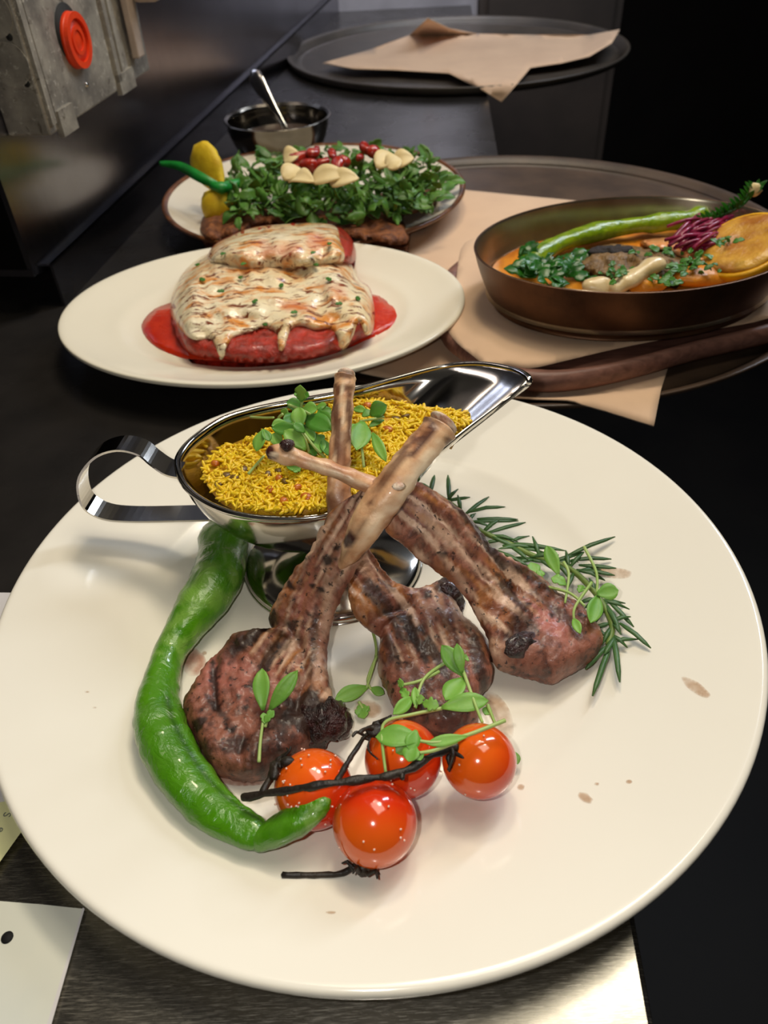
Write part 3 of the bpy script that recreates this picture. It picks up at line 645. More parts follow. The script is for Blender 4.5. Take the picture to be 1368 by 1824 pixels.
t2 = chop('lamb_chop', 'lamb chop beside the rosemary, its slim bone pointing over the rice', CR_, MR, (.0085, 26, .0062),
  [(850, 960, 60, 10, .8, .7), (890, 1010, 60, 8, .7, .6), (960, 1060, 60, 9, .65, .6), (985, 1110, 50, 8, .75, .5), (925, 1145, 26, 26, .2, .6), (900, 1060, 26, 6, .9, .7), (1055, 1110, 20, 8, .8, .6), (1030, 1150, 8, 8, 0, .5), (912, 1085, 40, 7, .85, .7), (788, 1003, 5, 4, 0, .9), (905, 1055, 5, 5, 0, 1), (980, 1120, 4, 4, 0, 1), (940, 1100, 4, 4, 0, 1), (830, 915, 40, 7, .6, .5)],
  [(800, 895, 70, 14, .6, .9), (870, 1090, 34, 40, .8, .9), (895, 1130, 20, 22, 0, .8), (1060, 1135, 20, 22, 0, .5)], [(790, 970, 110, 18, .75, .75), (830, 1010, 60, 12, .85, .8)], [(975, 1135, 60, 26, .8, .9), (1000, 1090, 50, 20, .7, .5)], seed=2, grooves=([(842, 930), (868, 985), (900, 1040), (925, 1085)], [(770, 925), (830, 990), (868, 1050)]))
mesh('burnt_edge', join(blob(P(922, 1146, .0225), .0085, .0062, .0042, 22, .4, 330), blob(P(903, 1166, .018), .0062, .005, .0048, 18, .4, 330)), MT['burnt'], t2)
bone(t2, [(478, 806, .0925), (505, 808, .0917), (540, 820, .090), (615, 845, .0865), (680, 875, .079), (725, 902, .069)], [24, 42, 32, 32, 36, 10], [(478, 806, 22, 16, 0, 1), (513, 790, 14, 12, 0, .9), (560, 824, 70, 6, .32, .45), (640, 862, 60, 8, .35, .4)], [(600, 845, 90, 7, .35, .7), (490, 810, 12, 6, 0, .9)])
mesh('knuckle', join(blob(P(512, 793, .096), .0026, .0024, .002, 12, .3, 400)), MT['burnt'], t2)
CM = [(600, 925), (628, 960), (657, 979), (678, 1010), (700, 1036), (728, 1051), (755, 1051), (782, 1040), (803, 1046), (813, 1074), (827, 1101), (850, 1124), (868, 1146), (876, 1183), (876, 1214), (860, 1232), (852, 1258), (853, 1284), (814, 1308), (778, 1308), (741, 1287), (702, 1260), (688, 1228), (672, 1196), (674, 1164), (676, 1133), (652, 1119), (629, 1092), (620, 1065), (620, 1033), (606, 1000), (588, 960), (580, 925)]
MM = [(775, 1290, .0135), (765, 1190, .0142), (735, 1100, .018), (680, 1040, .030), (640, 980, .046), (605, 930, .060), (604, 850, .074), (613, 675, .098)]
t3 = chop('lamb_chop', 'middle lamb chop behind the tomatoes, its bone standing up against the boat', CM, MM, (.0082, 26, .006),
  [(735, 1150, 55, 9, 1.1, .9), (700, 1120, 40, 8, 1.1, .6), (775, 1190, 50, 9, 1.1, .75), (665, 1075, 26, 12, .9, .7), (722, 1122, 12, 9, 0, 1), (850, 1190, 46, 12, 1.3, .7), (800, 1140, 30, 7, 1.0, .4), (700, 1180, 36, 8, 1.2, .6), (790, 1290, 50, 14, .3, .6), (745, 1240, 46, 9, 1.1, .5), (812, 1255, 46, 9, 1.1, .5), (800, 1060, 22, 20, 0, .9), (760, 1080, 8, 6, 0, .8), (690, 1060, 20, 7, .6, .5)],
  [(640, 1080, 26, 46, -.5, .9), (680, 1020, 60, 10, .9, .6)], [(650, 1020, 14, 60, -.5, .7), (770, 1100, 36, 20, .4, .4)], [(770, 1090, 30, 16, .5, .6)], seed=3, ribfrom=170, grooves=([(655, 1118), (690, 1105), (730, 1095)], [(660, 1000), (700, 1055)]))
mesh('burnt_edge', join(blob(P(797, 1055, .020), .0062, .0066, .006, 20, .35, 330), blob(P(812, 1075, .016), .004, .0062, .0045, 16, .35, 330)), MT['burnt'], t3)
bone(t3, [(616, 672, .0985), (612, 700, .095), (608, 760, .0868), (604, 830, .077), (604, 900, .066), (618, 960, .052)], [40, 38, 38, 42, 46, 50], [(605, 690, 26, 9, 0, .7), (600, 760, 9, 90, 0, .8), (622, 740, 7, 70, 0, .8), (612, 800, 8, 60, 0, .6), (616, 668, 22, 8, 0, .7), (600, 900, 30, 40, 0, .6)], [(610, 720, 4, 60, 0, .8), (594, 830, 4, 40, 0, .8)], marrow=True)

# ------------------------------------------------------------------ green chili
PP = [(402, 936, .0155, 37), (400, 960, .017, 44), (397, 995, .018, 45), (383, 1035, .0185, 47), (356, 1076, .018, 44), (325, 1122, .0165, 34), (301, 1163, .0155, 30), (286, 1211, .016, 33), (279, 1258, .0175, 41), (284, 1300, .019, 46), (303, 1345, .019, 47), (335, 1395, .0185, 46), (372, 1436, .0185, 42), (410, 1464, .019, 36), (450, 1484, .0195, 31), (476, 1491, .020, 24)]
def pepper(path, seed, nseg=28):
    pp = cr(path, 8); pts = [P(a, b, c) for a, b, c, w in pp]; rad = [pxm(a, b, c, w) for a, b, c, w in pp]; n = len(pts)
    vs, fs = [], []; bl, dk = [], []
    for i, p in enumerate(pts):
        t = (pts[min(n-1, i+1)]-pts[max(0, i-1)]); t.z *= .3; t.normalize(); s = t.cross(V((0, 0, 1))).normalized(); u = s.cross(t)
        e = min(1, .25+i/5)*min(1, .2+(n-1-i)/6); e = math.sqrt(e)
        for k in range(nseg):
            th = 2*math.pi*k/nseg; q = V((math.cos(th), math.sin(th), 0)); w = 1+.07*nz(i*.35, th*1.2, .8, seed)+.05*math.sin(th*3+seed+i*.05)
            fold = -.16*math.exp(-((th-2.25)/.16)**2) if 8*8 < i else 0
            wr = .035*nz(i*1.1, th*4, 1, seed+3)
            vs.append(p+s*q.x*rad[i]*e*(w+wr)+u*q.y*rad[i]*.86*e*(w+fold+wr))
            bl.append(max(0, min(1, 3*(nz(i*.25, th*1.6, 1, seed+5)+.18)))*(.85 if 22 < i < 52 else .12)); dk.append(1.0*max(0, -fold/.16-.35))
    for i in range(n-1):
        for k in range(nseg): fs.append((i*nseg+k, i*nseg+(k+1) % nseg, (i+1)*nseg+(k+1) % nseg, (i+1)*nseg+k))
    fs += [tuple(range(nseg))[::-1], tuple(range((n-1)*nseg, n*nseg))]
    return (vs, fs), {'blister': bl, 'dark': dk}
ch = thing('green_chili', 'long glossy green roasted chili curving along the left of the plate', 'chili pepper', P(300, 1200, .006))
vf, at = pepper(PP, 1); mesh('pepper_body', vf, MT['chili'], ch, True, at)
vf, at = pepper([(446, 1497, .0190, 16), (470, 1491, .021, 25), (510, 1472, .025, 30), (545, 1452, .0275, 29), (572, 1432, .0295, 22), (588, 1420, .0305, 12)], 4); mesh('pepper_tip', vf, MT['chili'], ch, True, at)

# ------------------------------------------------------------------ cherry tomatoes and vine
def tomato(px, py, rp, z, label, cal, salt=0, calyx=True, lift=0):
    c = P(px, py, z); r = pxm(px, py, z, rp); zz = plate_z(c.x, c.y)
    th = thing('cherry_tomato', label, 'tomato', (c.x, c.y, c.z-r), 'cherry tomatoes on the lamb plate')
    vf = blob(c, r, r, r*.97, 40, .03, 40)
    cp_ = P(*cal); d = (cp_-c).normalized()
    at = {'top': [max(0, min(1, .5+.9*((v-c).normalized().dot(d))+.5*noise.noise(v*60))) for v in vf[0]]}
    mesh('tomato_body', vf, MT['tomato'], th, True, at)
    b = c+d*r*1.0; s = d.orthogonal().normalized(); q = d.cross(s)
    if calyx:
        vs = [tube([b-d*.001, b+d*.0022], [.0026, .0016], 10)]
        for k in range(5):
            a = 2*math.pi*k/5+.4; w = s*math.cos(a)+q*math.sin(a); vs.append(tube([b+d*.0006, b+w*.0028+d*.0012, b+w*.0052+d*.0004*R.uniform(-2, 3), b+w*.0066+d*.001*R.uniform(-1, 2)], [.0009, .0008, .0006, .0003], 6))
        mesh('calyx', join(*vs), MT['vine'], th)
    if salt:
        vs = []
        for k in range(salt):
            u = V((R.gauss(0, 1), R.gauss(-.4, 1), R.gauss(.8, .7))).normalized(); vs.append(blob(c+u*r*1.01, .00042, .00035, .0003, 6, 0, 1, R.uniform(0, 3)))
        o = mesh('salt_grains', join(*vs), MT['salt'], th); o['kind'] = 'stuff'
    return th
tf = tomato(668, 1465, 76, .0262, 'cherry tomato in front with its charred stalk trailing on the plate', (650, 1532, .0205), 10)
tomato(853, 1355, 66, .0262, 'cherry tomato at the end of the vine, farthest from the chili', (808, 1338, .034), 4)
tomato(718, 1352, 69, .0232, 'cherry tomato behind, lying under the cress and the vine', (676, 1300, .030), 14)
tomato(558, 1405, 71, .0236, 'salt flecked cherry tomato under the tip of the green chili', (505, 1362, .030), 46)
sk = [P(*q) for q in cr([(652, 1528, .0195), (640, 1536, .0185), (622, 1549, .0165), (605, 1556, .0155), (560, 1559, .0150), (503, 1558, .0155)], 4)]
mesh('stalk', join(tube(sk, [.0018, .0015, .0013, .0012]+[.00095]*(len(sk)-5)+[.0012], 8, None, .0004, 400), tube([sk[4], sk[4]+V((-.003, .002, .003)), sk[4]+V((-.001, .004, .005))], [.0009, .0007, .0004], 6)), MT['vine'], tf)
vn = thing('tomato_vine', 'charred brown tomato vine lying across the cherry tomatoes', 'vine', P(600, 1395, .03))
vp = [P(*q) for q in cr([(432, 1421, .0285), (470, 1414, .032), (510, 1408, .0368), (560, 1400, .0405), (605, 1393, .0415), (660, 1386, .0412), (700, 1380, .0412), (735, 1366, .0412), (765, 1348, .0405), (795, 1334, .0385), (812, 1330, .037)], 5)]
mesh('main_stem', tube(vp, [.00125+.00025*math.sin(i*.9) for i in range(len(vp))], 9, None, .0005, 300), MT['vine'], vn)
for pth, rr in (([(600, 1392, .0415), (615, 1365, .0385), (632, 1338, .0365), (650, 1312, .0355), (672, 1300, .0345)], .0014), ([(468, 1411, .032), (480, 1388, .031), (488, 1368, .031), (505, 1358, .0315), (518, 1356, .0315)], .0019),
                ([(650, 1312, .0355), (636, 1304, .038), (628, 1312, .0385)], .0009), ([(668, 1303, .035), (655, 1297, .039), (640, 1305, .041)], .0012), ([(660, 1312, .0355), (656, 1335, .037), (672, 1352, .039)], .0006),
                ([(805, 1332, .038), (806, 1350, .039), (798, 1372, .037)], .0009), ([(716, 1380, .041), (716, 1387, .0415)], .0014)):
    q = [P(*a) for a in cr(pth, 4)]; mesh('side_stem', tube(q, [rr*.72*(1-.35*i/len(q)) for i in range(len(q))], 7, None, .0003, 400), MT['vine'], vn)
for q, sx, sy in (((490, 1370, .033), .002, .0034), ((512, 1357, .033), .0028, .002), ((667, 1302, .036), .0030, .0022)): mesh('stem_node', blob(P(*q), sx, sy, .0016, 10, .4, 500), MT['vine'], vn)

# ------------------------------------------------------------------ micro cress sprigs
def z4(x, y): return 420+x/4.886, 660+y/4.886
def z6(x, y): return 200+x/2.736, 900+y/2.736
def z7(x, y): return 560+x/2.2065, 820+y/2.2065
CN = 0
def sprig(label, conv, sc, stems, leaves, z, group, dark=False):
    """stems: lists of (x,y,dz); leaves: (x0,y0,x1,y1,width,dz0,dz1,lobes)"""
    zz = z if callable(z) else (lambda a, b: z)
    a, b = conv(*stems[0][0][:2]); th = thing('cress_sprig', label, 'cress', P(a, b, zz(a, b)), group)
    for s in stems:
        q = cr([conv(x, y)+(zz(*conv(x, y))+dz,) for x, y, dz in s], 5); pts = [P(*p) for p in q]
        mesh('stem', tube(pts, [.0007-.0002*i/len(pts) for i in range(len(pts))], 6), MT['cress_stem'], th)
    for i, (x0, y0, x1, y1, w, d0, d1, lb) in enumerate(leaves):
        p0, p1 = conv(x0, y0), conv(x1, y1); A, B = P(*p0, zz(*p0)+d0), P(*p1, zz(*p1)+d1); W = pxm(*p0, zz(*p0)+d0, (1.3 if conv is z4 else 1.02)*w/sc)
        nrm = (CAM-A).normalized()*.8+V((R.uniform(-.4, .4), R.uniform(-.2, .4), .5))
        o = mesh('leaf', leaf(A, B, W, nrm.normalized(), R.uniform(.1, .35), lb, 12 if lb else 8, R.uniform(-.02, .1), 1.25), MT['cress_dark' if (dark and i % 2) else 'cress'], th); thicken(o)
    return th
rt_ = lambda a, b: rz(a, b)+.004
G1 = 'cress sprigs on the rice'
sprig('cress sprig heaped highest on the rice with a frilly top leaf', z4, 4.886, [[(460, 300, .016), (560, 335, .016), (650, 380, .014)], [(575, 270, .017), (565, 400, .01), (600, 520, .004)]],
      [(575, 275, 560, 125, 90, .017, .026, 2), (570, 250, 640, 220, 80, .017, .02, 2), (565, 240, 510, 215, 60, .018, .022, 2), (580, 320, 440, 275, 90, .014, .017, 0), (580, 340, 712, 335, 100, .013, .014, 0), (720, 350, 825, 500, 110, .011, .008, 0), (690, 330, 790, 300, 70, .01, .012, 0), (700, 420, 830, 330, 90, .008, .01, 0)], rt_, G1, True)
sprig('cress sprig between the slim bone and the upright bone on the rice', z4, 4.886, [[(770, 750, .002), (680, 660, .008), (560, 500, .013)], [(640, 715, .002), (610, 620, .008), (560, 520, .012)]],
      [(560, 510, 548, 315, 105, .012, .018, 0), (600, 400, 830, 520, 140, .01, .011, 0), (610, 690, 420, 520, 120, .007, .012, 0), (600, 540, 500, 460, 70, .012, .015, 0), (690, 550, 740, 720, 100, .005, .005, 0), (760, 600, 800, 740, 80, .004, .004, 0), (600, 480, 680, 620, 70, .006, .007, 0), (650, 690, 700, 740, 60, .004, .003, 2)], rt_, G1, True)
sprig('dark leafy cress sprig packed beneath the others on the rice', z4, 4.886, [[(560, 640, .002), (620, 560, .004), (700, 470, .006)]],
      [(620, 420, 720, 470, 110, .007, .008, 0), (760, 560, 690, 620, 90, .003, .004, 0), (480, 440, 560, 470, 80, .006, .008, 0), (520, 640, 600, 600, 90, .002, .004, 0), (440, 560, 520, 610, 90, .003, .003, 0), (780, 440, 720, 400, 80, .006, .008, 0), (560, 480, 660, 530, 100, .006, .006, 0), (660, 640, 620, 690, 70, .002, .002, 0), (400, 520, 470, 470, 70, .004, .006, 0), (500, 330, 590, 400, 90, .009, .009, 0)], rt_, G1, True)
sprig('cress sprig nearest the handle end of the rice', z4, 4.886, [[(400, 640, .004), (300, 560, .008), (240, 515, .01)], [(410, 380, .01), (375, 410, .008), (360, 470, .004)], [(130, 405, .002), (240, 412, .005), (330, 410, .008)]],
      [(240, 515, 180, 705, 95, .011, .006, 0), (235, 510, 295, 615, 65, .011, .008, 0), (405, 640, 300, 560, 100, .005, .009, 0), (580, 520, 310, 500, 95, .01, .011, 0), (450, 460, 310, 480, 80, .009, .011, 0), (560, 400, 410, 440, 90, .006, .009, 0), (440, 330, 420, 390, 60, .01, .007, 0)], rt_, G1, True)
sprig('cress sprig on the rice between the upright bone and the thick bone', z4, 4.886, [[(1115, 840, 0), (1100, 700, .004), (1080, 560, .006)], [(1290, 405, .004), (1180, 425, .005), (1080, 440, .004)]],
      [(1105, 445, 1050, 695, 150, .008, .006, 0), (1170, 390, 1315, 300, 120, .005, .009, 0), (1020, 335, 1135, 355, 60, .003, .004, 0), (1100, 400, 1180, 350, 60, .004, .005, 0), (1050, 470, 1010, 540, 70, .003, .003, 0), (1290, 430, 1160, 490, 50, .002, .003, 0), (1190, 540, 1310, 795, 75, .007, .003, 0)], rt_, G1, True)
sprig('pale cress stem lying on the rice below the slim bone tip', z4, 4.886, [[(110, 900, .002), (170, 830, .004), (245, 745, .008)]], [(440, 810, 560, 880, 90, .0, .0, 0), (500, 880, 540, 870, 40, .001, .001, 2)], rt_, G1)
ml = lambda a, b: nearest(ML, a, b)[0]+.0095
sprig('forked cress sprig lying on the eye of the left lamb chop', z6, 2.736, [[(715, 1250, .0005), (722, 1150, .001), (738, 1030, .002)], [(745, 1080, .001), (770, 1000, .002)]],
      [(735, 1000, 730, 793, 84, .002, .006, 0), (765, 1000, 905, 803, 78, .002, .007, 0), (740, 1060, 790, 1000, 50, .002, .004, 2), (745, 1065, 735, 1010, 40, .002, .003, 2)], ml, 'cress sprigs on the meat')
sprig('single drooping cress sprig on the plate between two lamb chops', z7, 2.2065, [[(228, 665, .006), (243, 760, .004), (205, 895, .001)], [(245, 770, .004), (210, 860, .001), (222, 900, .001)], [(175, 950, .001), (190, 975, .001)]],
      [(210, 890, 78, 945, 62, .001, .003, 0), (220, 895, 275, 918, 38, .001, .001, 0), (180, 955, 195, 1015, 60, .001, .001, 3), (185, 970, 165, 1000, 34, .001, .001, 2), (185, 970, 218, 985, 34, .001, .001, 2)], .0078, 'cress sprigs on the meat')
mm = lambda a, b: max(nearest(MM, a, b)[0]+.0095, .024)
sprig('tangled cress sprig over the middle lamb chop', z7, 2.2065, [[(500, 975, .004), (380, 1000, .006), (285, 1025, .012), (265, 1080, .02), (280, 1225, .017)], [(585, 830, .006), (640, 980, .007), (660, 1030, .008)], [(515, 795, .004), (430, 860, .006), (395, 970, .005)], [(490, 830, .004), (410, 868, .005), (330, 885, .004)], [(680, 960, .004), (712, 1040, .002)]],
      [(500, 972, 686, 945, 78, .005, .006, 0), (590, 850, 500, 725, 70, .005, .01, 0), (580, 840, 560, 718, 45, .006, .012, 0), (590, 855, 515, 945, 85, .005, .005, 0), (385, 930, 308, 1000, 50, .005, .007, 0), (400, 975, 395, 890, 32, .005, .006, 0), (330, 885, 350, 870, 45, .004, .006, 2), (340, 895, 368, 935, 40, .003, .004, 2), (425, 955, 490, 965, 60, .006, .007, 3), (410, 960, 420, 920, 40, .006, .008, 2), (590, 780, 605, 775, 40, .004, .004, 2), (690, 970, 670, 1000, 40, .003, .003, 0)], mm, 'cress sprigs on the meat')
sprig('cress sprig draped across the tops of the cherry tomatoes', z7, 2.2065, [[(750, 1022, .002), (600, 1080, .002), (480, 1108, .003), (400, 1100, .003)], [(560, 1105, .002), (470, 1140, .002), (410, 1150, .002)]],
      [(420, 1100, 240, 1088, 95, .003, .002, 0), (400, 1060, 372, 1140, 60, .004, .003, 0), (395, 1120, 370, 1185, 70, .003, .002, 0), (600, 1085, 440, 1115, 45, .003, .003, 0), (380, 1110, 320, 1150, 60, .002, .001, 0), (400, 1140, 420, 1180, 40, .002, .001, 0)], .0415, 'cress sprigs on the meat')
sprig('small cress leaf poking out beside the right tomato', z7, 2.2065, [[(770, 1120, .001), (785, 1150, .001)]], [(785, 1145, 800, 1195, 32, .001, .001, 0)], .0115, 'cress sprigs on the meat')
mr = lambda a, b: .0245
sprig('cress sprig lying over the rosemary beside the lamb chop', z7, 2.2065, [[(880, 490, .001), (1000, 520, .003), (1062, 572, .003)], [(1060, 340, .006), (1108, 440, .005), (1110, 525, .003)], [(1090, 480, .004), (1025, 575, .003), (1020, 625, .001)], [(980, 400, .003), (1000, 450, .003), (985, 560, .002)]],
      [(960, 450, 912, 335, 55, .002, .006, 0), (1110, 525, 1196, 510, 70, .004, .005, 0), (1115, 530, 1085, 640, 62, .003, .002, 0), (1018, 620, 1045, 682, 34, .001, .001, 0), (885, 485, 850, 400, 60, .002, .004, 2), (880, 480, 890, 430, 40, .002, .003, 2), (830, 465, 780, 462, 55, .001, .002, 2), (990, 490, 930, 462, 55, .003, .004, 2), (960, 480, 960, 450, 40, .003, .004, 2), (1040, 520, 1055, 490, 36, .003, .004, 2), (850, 480, 880, 470, 40, .001, .001, 2)], mr, 'cress sprigs on the meat')

# ------------------------------------------------------------------ rosemary
rs = thing('rosemary_sprig', 'dark green rosemary sprig lying behind the right lamb chop', 'rosemary', P(*z7(860, 380), .008))
rp = [z7(470, 130)+(.016,), z7(560, 190)+(.016,), z7(640, 270)+(.0145,), z7(760, 325)+(.013,), z7(860, 375)+(.0125,), z7(1000, 425)+(.013,), z7(1085, 500)+(.0145,), z7(1130, 560)+(.0145,), z7(1170, 650)+(.0145,), z7(1155, 725)+(.0135,)]
rq = cr(rp, 5); mesh('stem', tube([P(*q) for q in rq], .0013, 7), MT['rosemary_stem'], rs)
ND = [(530, 160, 525, 58), (510, 160, 612, 145), (590, 215, 686, 143), (600, 205, 750, 183), (620, 240, 802, 238), (680, 285, 830, 244), (660, 285, 727, 232), (780, 325, 985, 355), (740, 335, 860, 342), (700, 350, 842, 416), (640, 230, 800, 232), (985, 380, 1182, 300), (1010, 392, 1167, 388), (1040, 412, 1186, 424), (1050, 432, 1180, 452), (1030, 430, 1142, 472), (1150, 545, 1255, 655), (1140, 560, 1202, 672), (1200, 640, 1322, 738), (1160, 640, 1068, 672),
      (1165, 706, 1003, 722), (1150, 705, 978, 668), (1172, 680, 1200, 872), (1165, 720, 1093, 926), (1150, 730, 1065, 822), (1185, 690, 1140, 762), (900, 400, 790, 380), (850, 380, 960, 372), (470, 130, 420, 88), (455, 130, 472, 58), (450, 145, 400, 100), (820, 350, 940, 345), (800, 345, 700, 300), (880, 385, 960, 440), (930, 400, 1060, 360), (860, 390, 780, 410), (760, 330, 840, 390), (700, 300, 800, 320), (580, 205, 520, 230), (1120, 550, 1040, 560), (1140, 580, 1075, 668), (950, 405, 1010, 470), (1100, 520, 1180, 530), (540, 190, 440, 170)]
vs = []
for x0, y0, x1, y1 in ND:
    a, b = z7(x0, y0), z7(x1, y1); za = nearest(rp, *a)[0]; A = P(*a, za); B = P(*b, za+R.uniform(-.003, .002)); zb = plate_z(B.x, B.y)+.0016
    if B.z < zb: B = P(*b, zb)
    M = (A+B)*.5+V((0, 0, R.uniform(0, .0015))); vs.append(tube([A, A.lerp(M, .5), M, M.lerp(B, .6), B], [.0006, .0011, .0012, .001, .0003], 8, .55))
for i in range(26):
    q = rq[R.randrange(2, len(rq)-1)]; A = P(*q); t = R.uniform(0, 6.28); L = R.uniform(.008, .014); B = A+V((math.cos(t)*L, math.sin(t)*L, R.uniform(-.002, .003)))
    B.z = max(B.z, plate_z(B.x, B.y)+.0016); M = (A+B)*.5+V((0, 0, .001)); vs.append(tube([A, M, B], [.0006, .0011, .0003], 8, .55))
mesh('needles', join(*vs), MT['rosemary'], rs)

# ------------------------------------------------------------------ trays, napkins, board
TC = V((.112, .601, .0001)); TR = .231
def tray(name, label, c, r, mat, rim):
    th = thing(name, label, 'tray', c)
    mesh('tray_base', lathe(cr([(0, .002), (r*.9, .002), (r*.955, .0028), (r*.975, .0022), (r*.95, .0006), (r*.8, 0), (0, 0)], 2), c, 128), mat, th)
    mesh('tray_rim', lathe(cr([(r*.955, .0012), (r*.965, .004), (r*.98, rim*.85), (r*.995, rim), (r*1.0, rim*.9), (r*.995, rim*.6), (r*.985, .003), (r*.965, .0009), (r*.955, .0012)], 2), c, 128), mat, th)
    return th
tray('serving_tray', 'round brown serving tray under the platters and the copper pan', TC, TR, MT['tray'], .008)
FT = V((.147, 1.36, .0001))
tray('serving_tray', 'round dark serving tray at the far end of the worktop', FT, .26, MT['tray_far'], .012)
def cloth(name, label, corners, n, zf, th=.0011, curve=None):
    vs, fs = [], []; a, b, c, d = [V(q) for q in corners]
    for i in range(n+1):
        for j in range(n+1):
            s, t = i/n, j/n; q = a.lerp(b, s).lerp(d.lerp(c, s), t); q.x += .002*nz(s*9, t*9, .5, 2); q.z = zf(q.x, q.y, s, t); vs.append(q)
    for i in range(n):
        for j in range(n): k = i*(n+1)+j; fs.append((k, k+1, k+n+2, k+n+1))
    o = mesh(name, (vs, fs), MT['napkin']); thicken(o, th); return tag(o, label, 'napkin')
def zn(x, y, s, t):
    r = math.hypot(x-TC.x, y-TC.y)/TR; z = .0035+.002*max(0, nz(x*60, y*60, .5, 3))
    if r > .93: z = .0035+.0068*min(1, (r-.93)/.06)
    if r > 1.0: z = .0098-.9*(r-1.0)*TR*.35
    return z+.0006*nz(x*900, y*900, .2)*(r > 1)
C1 = V((.1536, .3520, 0)); e1 = V((-.915, .405, 0)); e2 = V((.405, .915, 0))
cloth('napkin', 'large beige napkin spread on the brown tray with a corner hanging over', [C1, C1+e1*.27, C1+e1*.27+e2*.335, C1+e2*.335], 60, zn)
hb = thing('wooden_board', 'dark stained wooden board under the copper pan', 'board', (.16, .49, .0095))
BP = [P(a, b, .019) for a, b in ((1400, 582), (1250, 617), (1150, 645), (1060, 666), (985, 675), (932, 672), (895, 664), (855, 648), (822, 622), (792, 596))]+[V((.0415, .475, .02)), V((.05, .525, .02)), V((.085, .57, .02)), V((.15, .59, .02)), V((.22, .58, .02)), V((.27, .54, .02)), V((.295, .49, .02)), V((.285, .445, .02))]
bq = cr([(p.x, p.y) for p in BP], 4, True); bcx, bcy = .165, .485
def inset(k): return [(bcx+(x-bcx)*k, bcy+(y-bcy)*k) for x, y in bq]
rings = [(inset(.9), .0075), (inset(.97), .0078), (inset(1.0), .0115), (inset(1.005), .0165), (inset(.99), .0205), (inset(.955), .0212), (inset(.915), .0195), (inset(.89), .0155), (inset(.8), .0145)]
vs, fs = [], []; n = len(bq)
for rg, z in rings: vs += [V((x, y, z)) for x, y in rg]
for i in range(len(rings)-1):
    for k in range(n): fs.append((i*n+k, i*n+(k+1) % n, (i+1)*n+(k+1) % n, (i+1)*n+k))
fs += [tuple(range(n)), tuple(range((len(rings)-1)*n, len(rings)*n))]
mesh('board_body', (vs, fs), MT['wood'], hb)
N2 = [(828, 432), (812, 500), (798, 560), (797, 586), (815, 612), (845, 636), (866, 652), (884, 652), (905, 650), (945, 656), (1010, 642), (1100, 621), (1250, 591), (1372, 566), (1450, 520), (1440, 420), (1250, 380), (1000, 400), (900, 420)]
def n2z(a, b, d):
    z = .0222+.0012*nz(a, b, .02)+.002*max(0, math.sin((a-820)*.028+(b-600)*.05))*max(0, min(1, (960-a)/120))
    if d < 12: z -= .0012*(1-d/12)
    return z
vf, _ = slab(N2, 13, lambda a, b, d: P(a, b, n2z(a, b, d)), lambda a, b, d: P(a, b, n2z(a, b, d)-.0012), 4)
tag(mesh('napkin', vf, MT['napkin']), 'folded beige napkin tucked under the copper pan on the board', 'napkin')
# napkin on the far tray
NF = [(575, 112), (660, 88), (730, 62), (762, 32), (800, 50), (850, 60), (950, 62), (1050, 62), (1104, 52), (1090, 76), (1050, 100), (1000, 112), (945, 120), (920, 150), (893, 181), (860, 160), (800, 130), (700, 124), (630, 122)]
def fz(a, b):
    q = P(a, b, .012); r = math.hypot(q.x-FT.x, q.y-FT.y)/.26; z = .0135+.002*nz(a, b, .02)
    if r > 1: z = .0135-min(.02, (r-1)*.26*.25)
    if b < 62 and 700 < a < 830: z += (62-b)*.0016
    if a > 1040: z += (a-1040)*.0003
    return z
vf, _ = slab(NF, 11, lambda a, b, d: P(a, b, fz(a, b)), lambda a, b, d: P(a, b, fz(a, b))-V((0, 0, .001)), 1)
tag(mesh('napkin', vf, MT['napkin']), 'beige napkin with a hanging point on the far tray', 'napkin')

# ------------------------------------------------------------------ chicken on the oval platter
sauce_c = [(250, 582), (258, 562), (280, 546), (330, 532), (430, 520), (560, 518), (665, 524), (694, 535), (712, 556), (702, 582), (670, 600), (606, 624), (540, 638), (480, 643), (361, 642), (314, 635), (267, 611)]
o = mound('tomato_sauce', sauce_c, 13, lambda a, b: .0152+.0006*nz(a, b, .04), .0128, MT['tomsauce'], None, 10); tag(o, 'pool of red tomato sauce on the oval platter around the chicken', 'sauce')
LCUT = [(340, 632), (316, 604), (304, 559), (309, 518), (331, 478), (372, 448), (430, 432), (520, 425), (600, 440), (632, 470), (640, 497), (659, 513), (668, 553), (665, 592), (641, 606), (600, 627), (536, 642), (454, 646), (396, 642)]
lz = lambda a, b: .030+.014*max(0, min(1, (600-b)/170))+.003*nz(a, b, .018)
UCUT = [(372, 470), (378, 440), (405, 422), (454, 404), (530, 397), (580, 397), (608, 405), (626, 425), (634, 448), (630, 468), (606, 476), (560, 482), (500, 486), (430, 484)]
uz = lambda a, b: .0475+.008*max(0, min(1, (480-b)/80))+.002*nz(a, b, .02)
ck1 = thing('chicken_cutlet', 'wide crumbed chicken cutlet in front in the red sauce', 'chicken cutlet', P(480, 600, .013), 'chicken cutlets under cheese')
mound('cutlet', LCUT, 9, lz, .0135, MT['crust'], ck1, 34, rough=.002, rs=.05)
LCH = [(305, 562), (309, 520), (331, 480), (372, 449), (430, 434), (520, 428), (598, 442), (631, 472), (639, 498), (658, 514), (667, 552), (664, 590), (650, 596), (640, 572), (630, 596), (616, 622), (604, 622), (600, 598), (585, 586), (560, 588), (535, 580), (516, 592), (506, 622), (496, 624), (492, 594), (470, 584), (445, 592), (412, 604), (400, 634), (392, 640), (384, 620), (376, 604), (350, 606), (330, 596)]
rd = stamp([(520, 545, 40, 12, .2, .5), (600, 520, 26, 20, 0, .35), (450, 470, 60, 16, 0, .3)], .6)
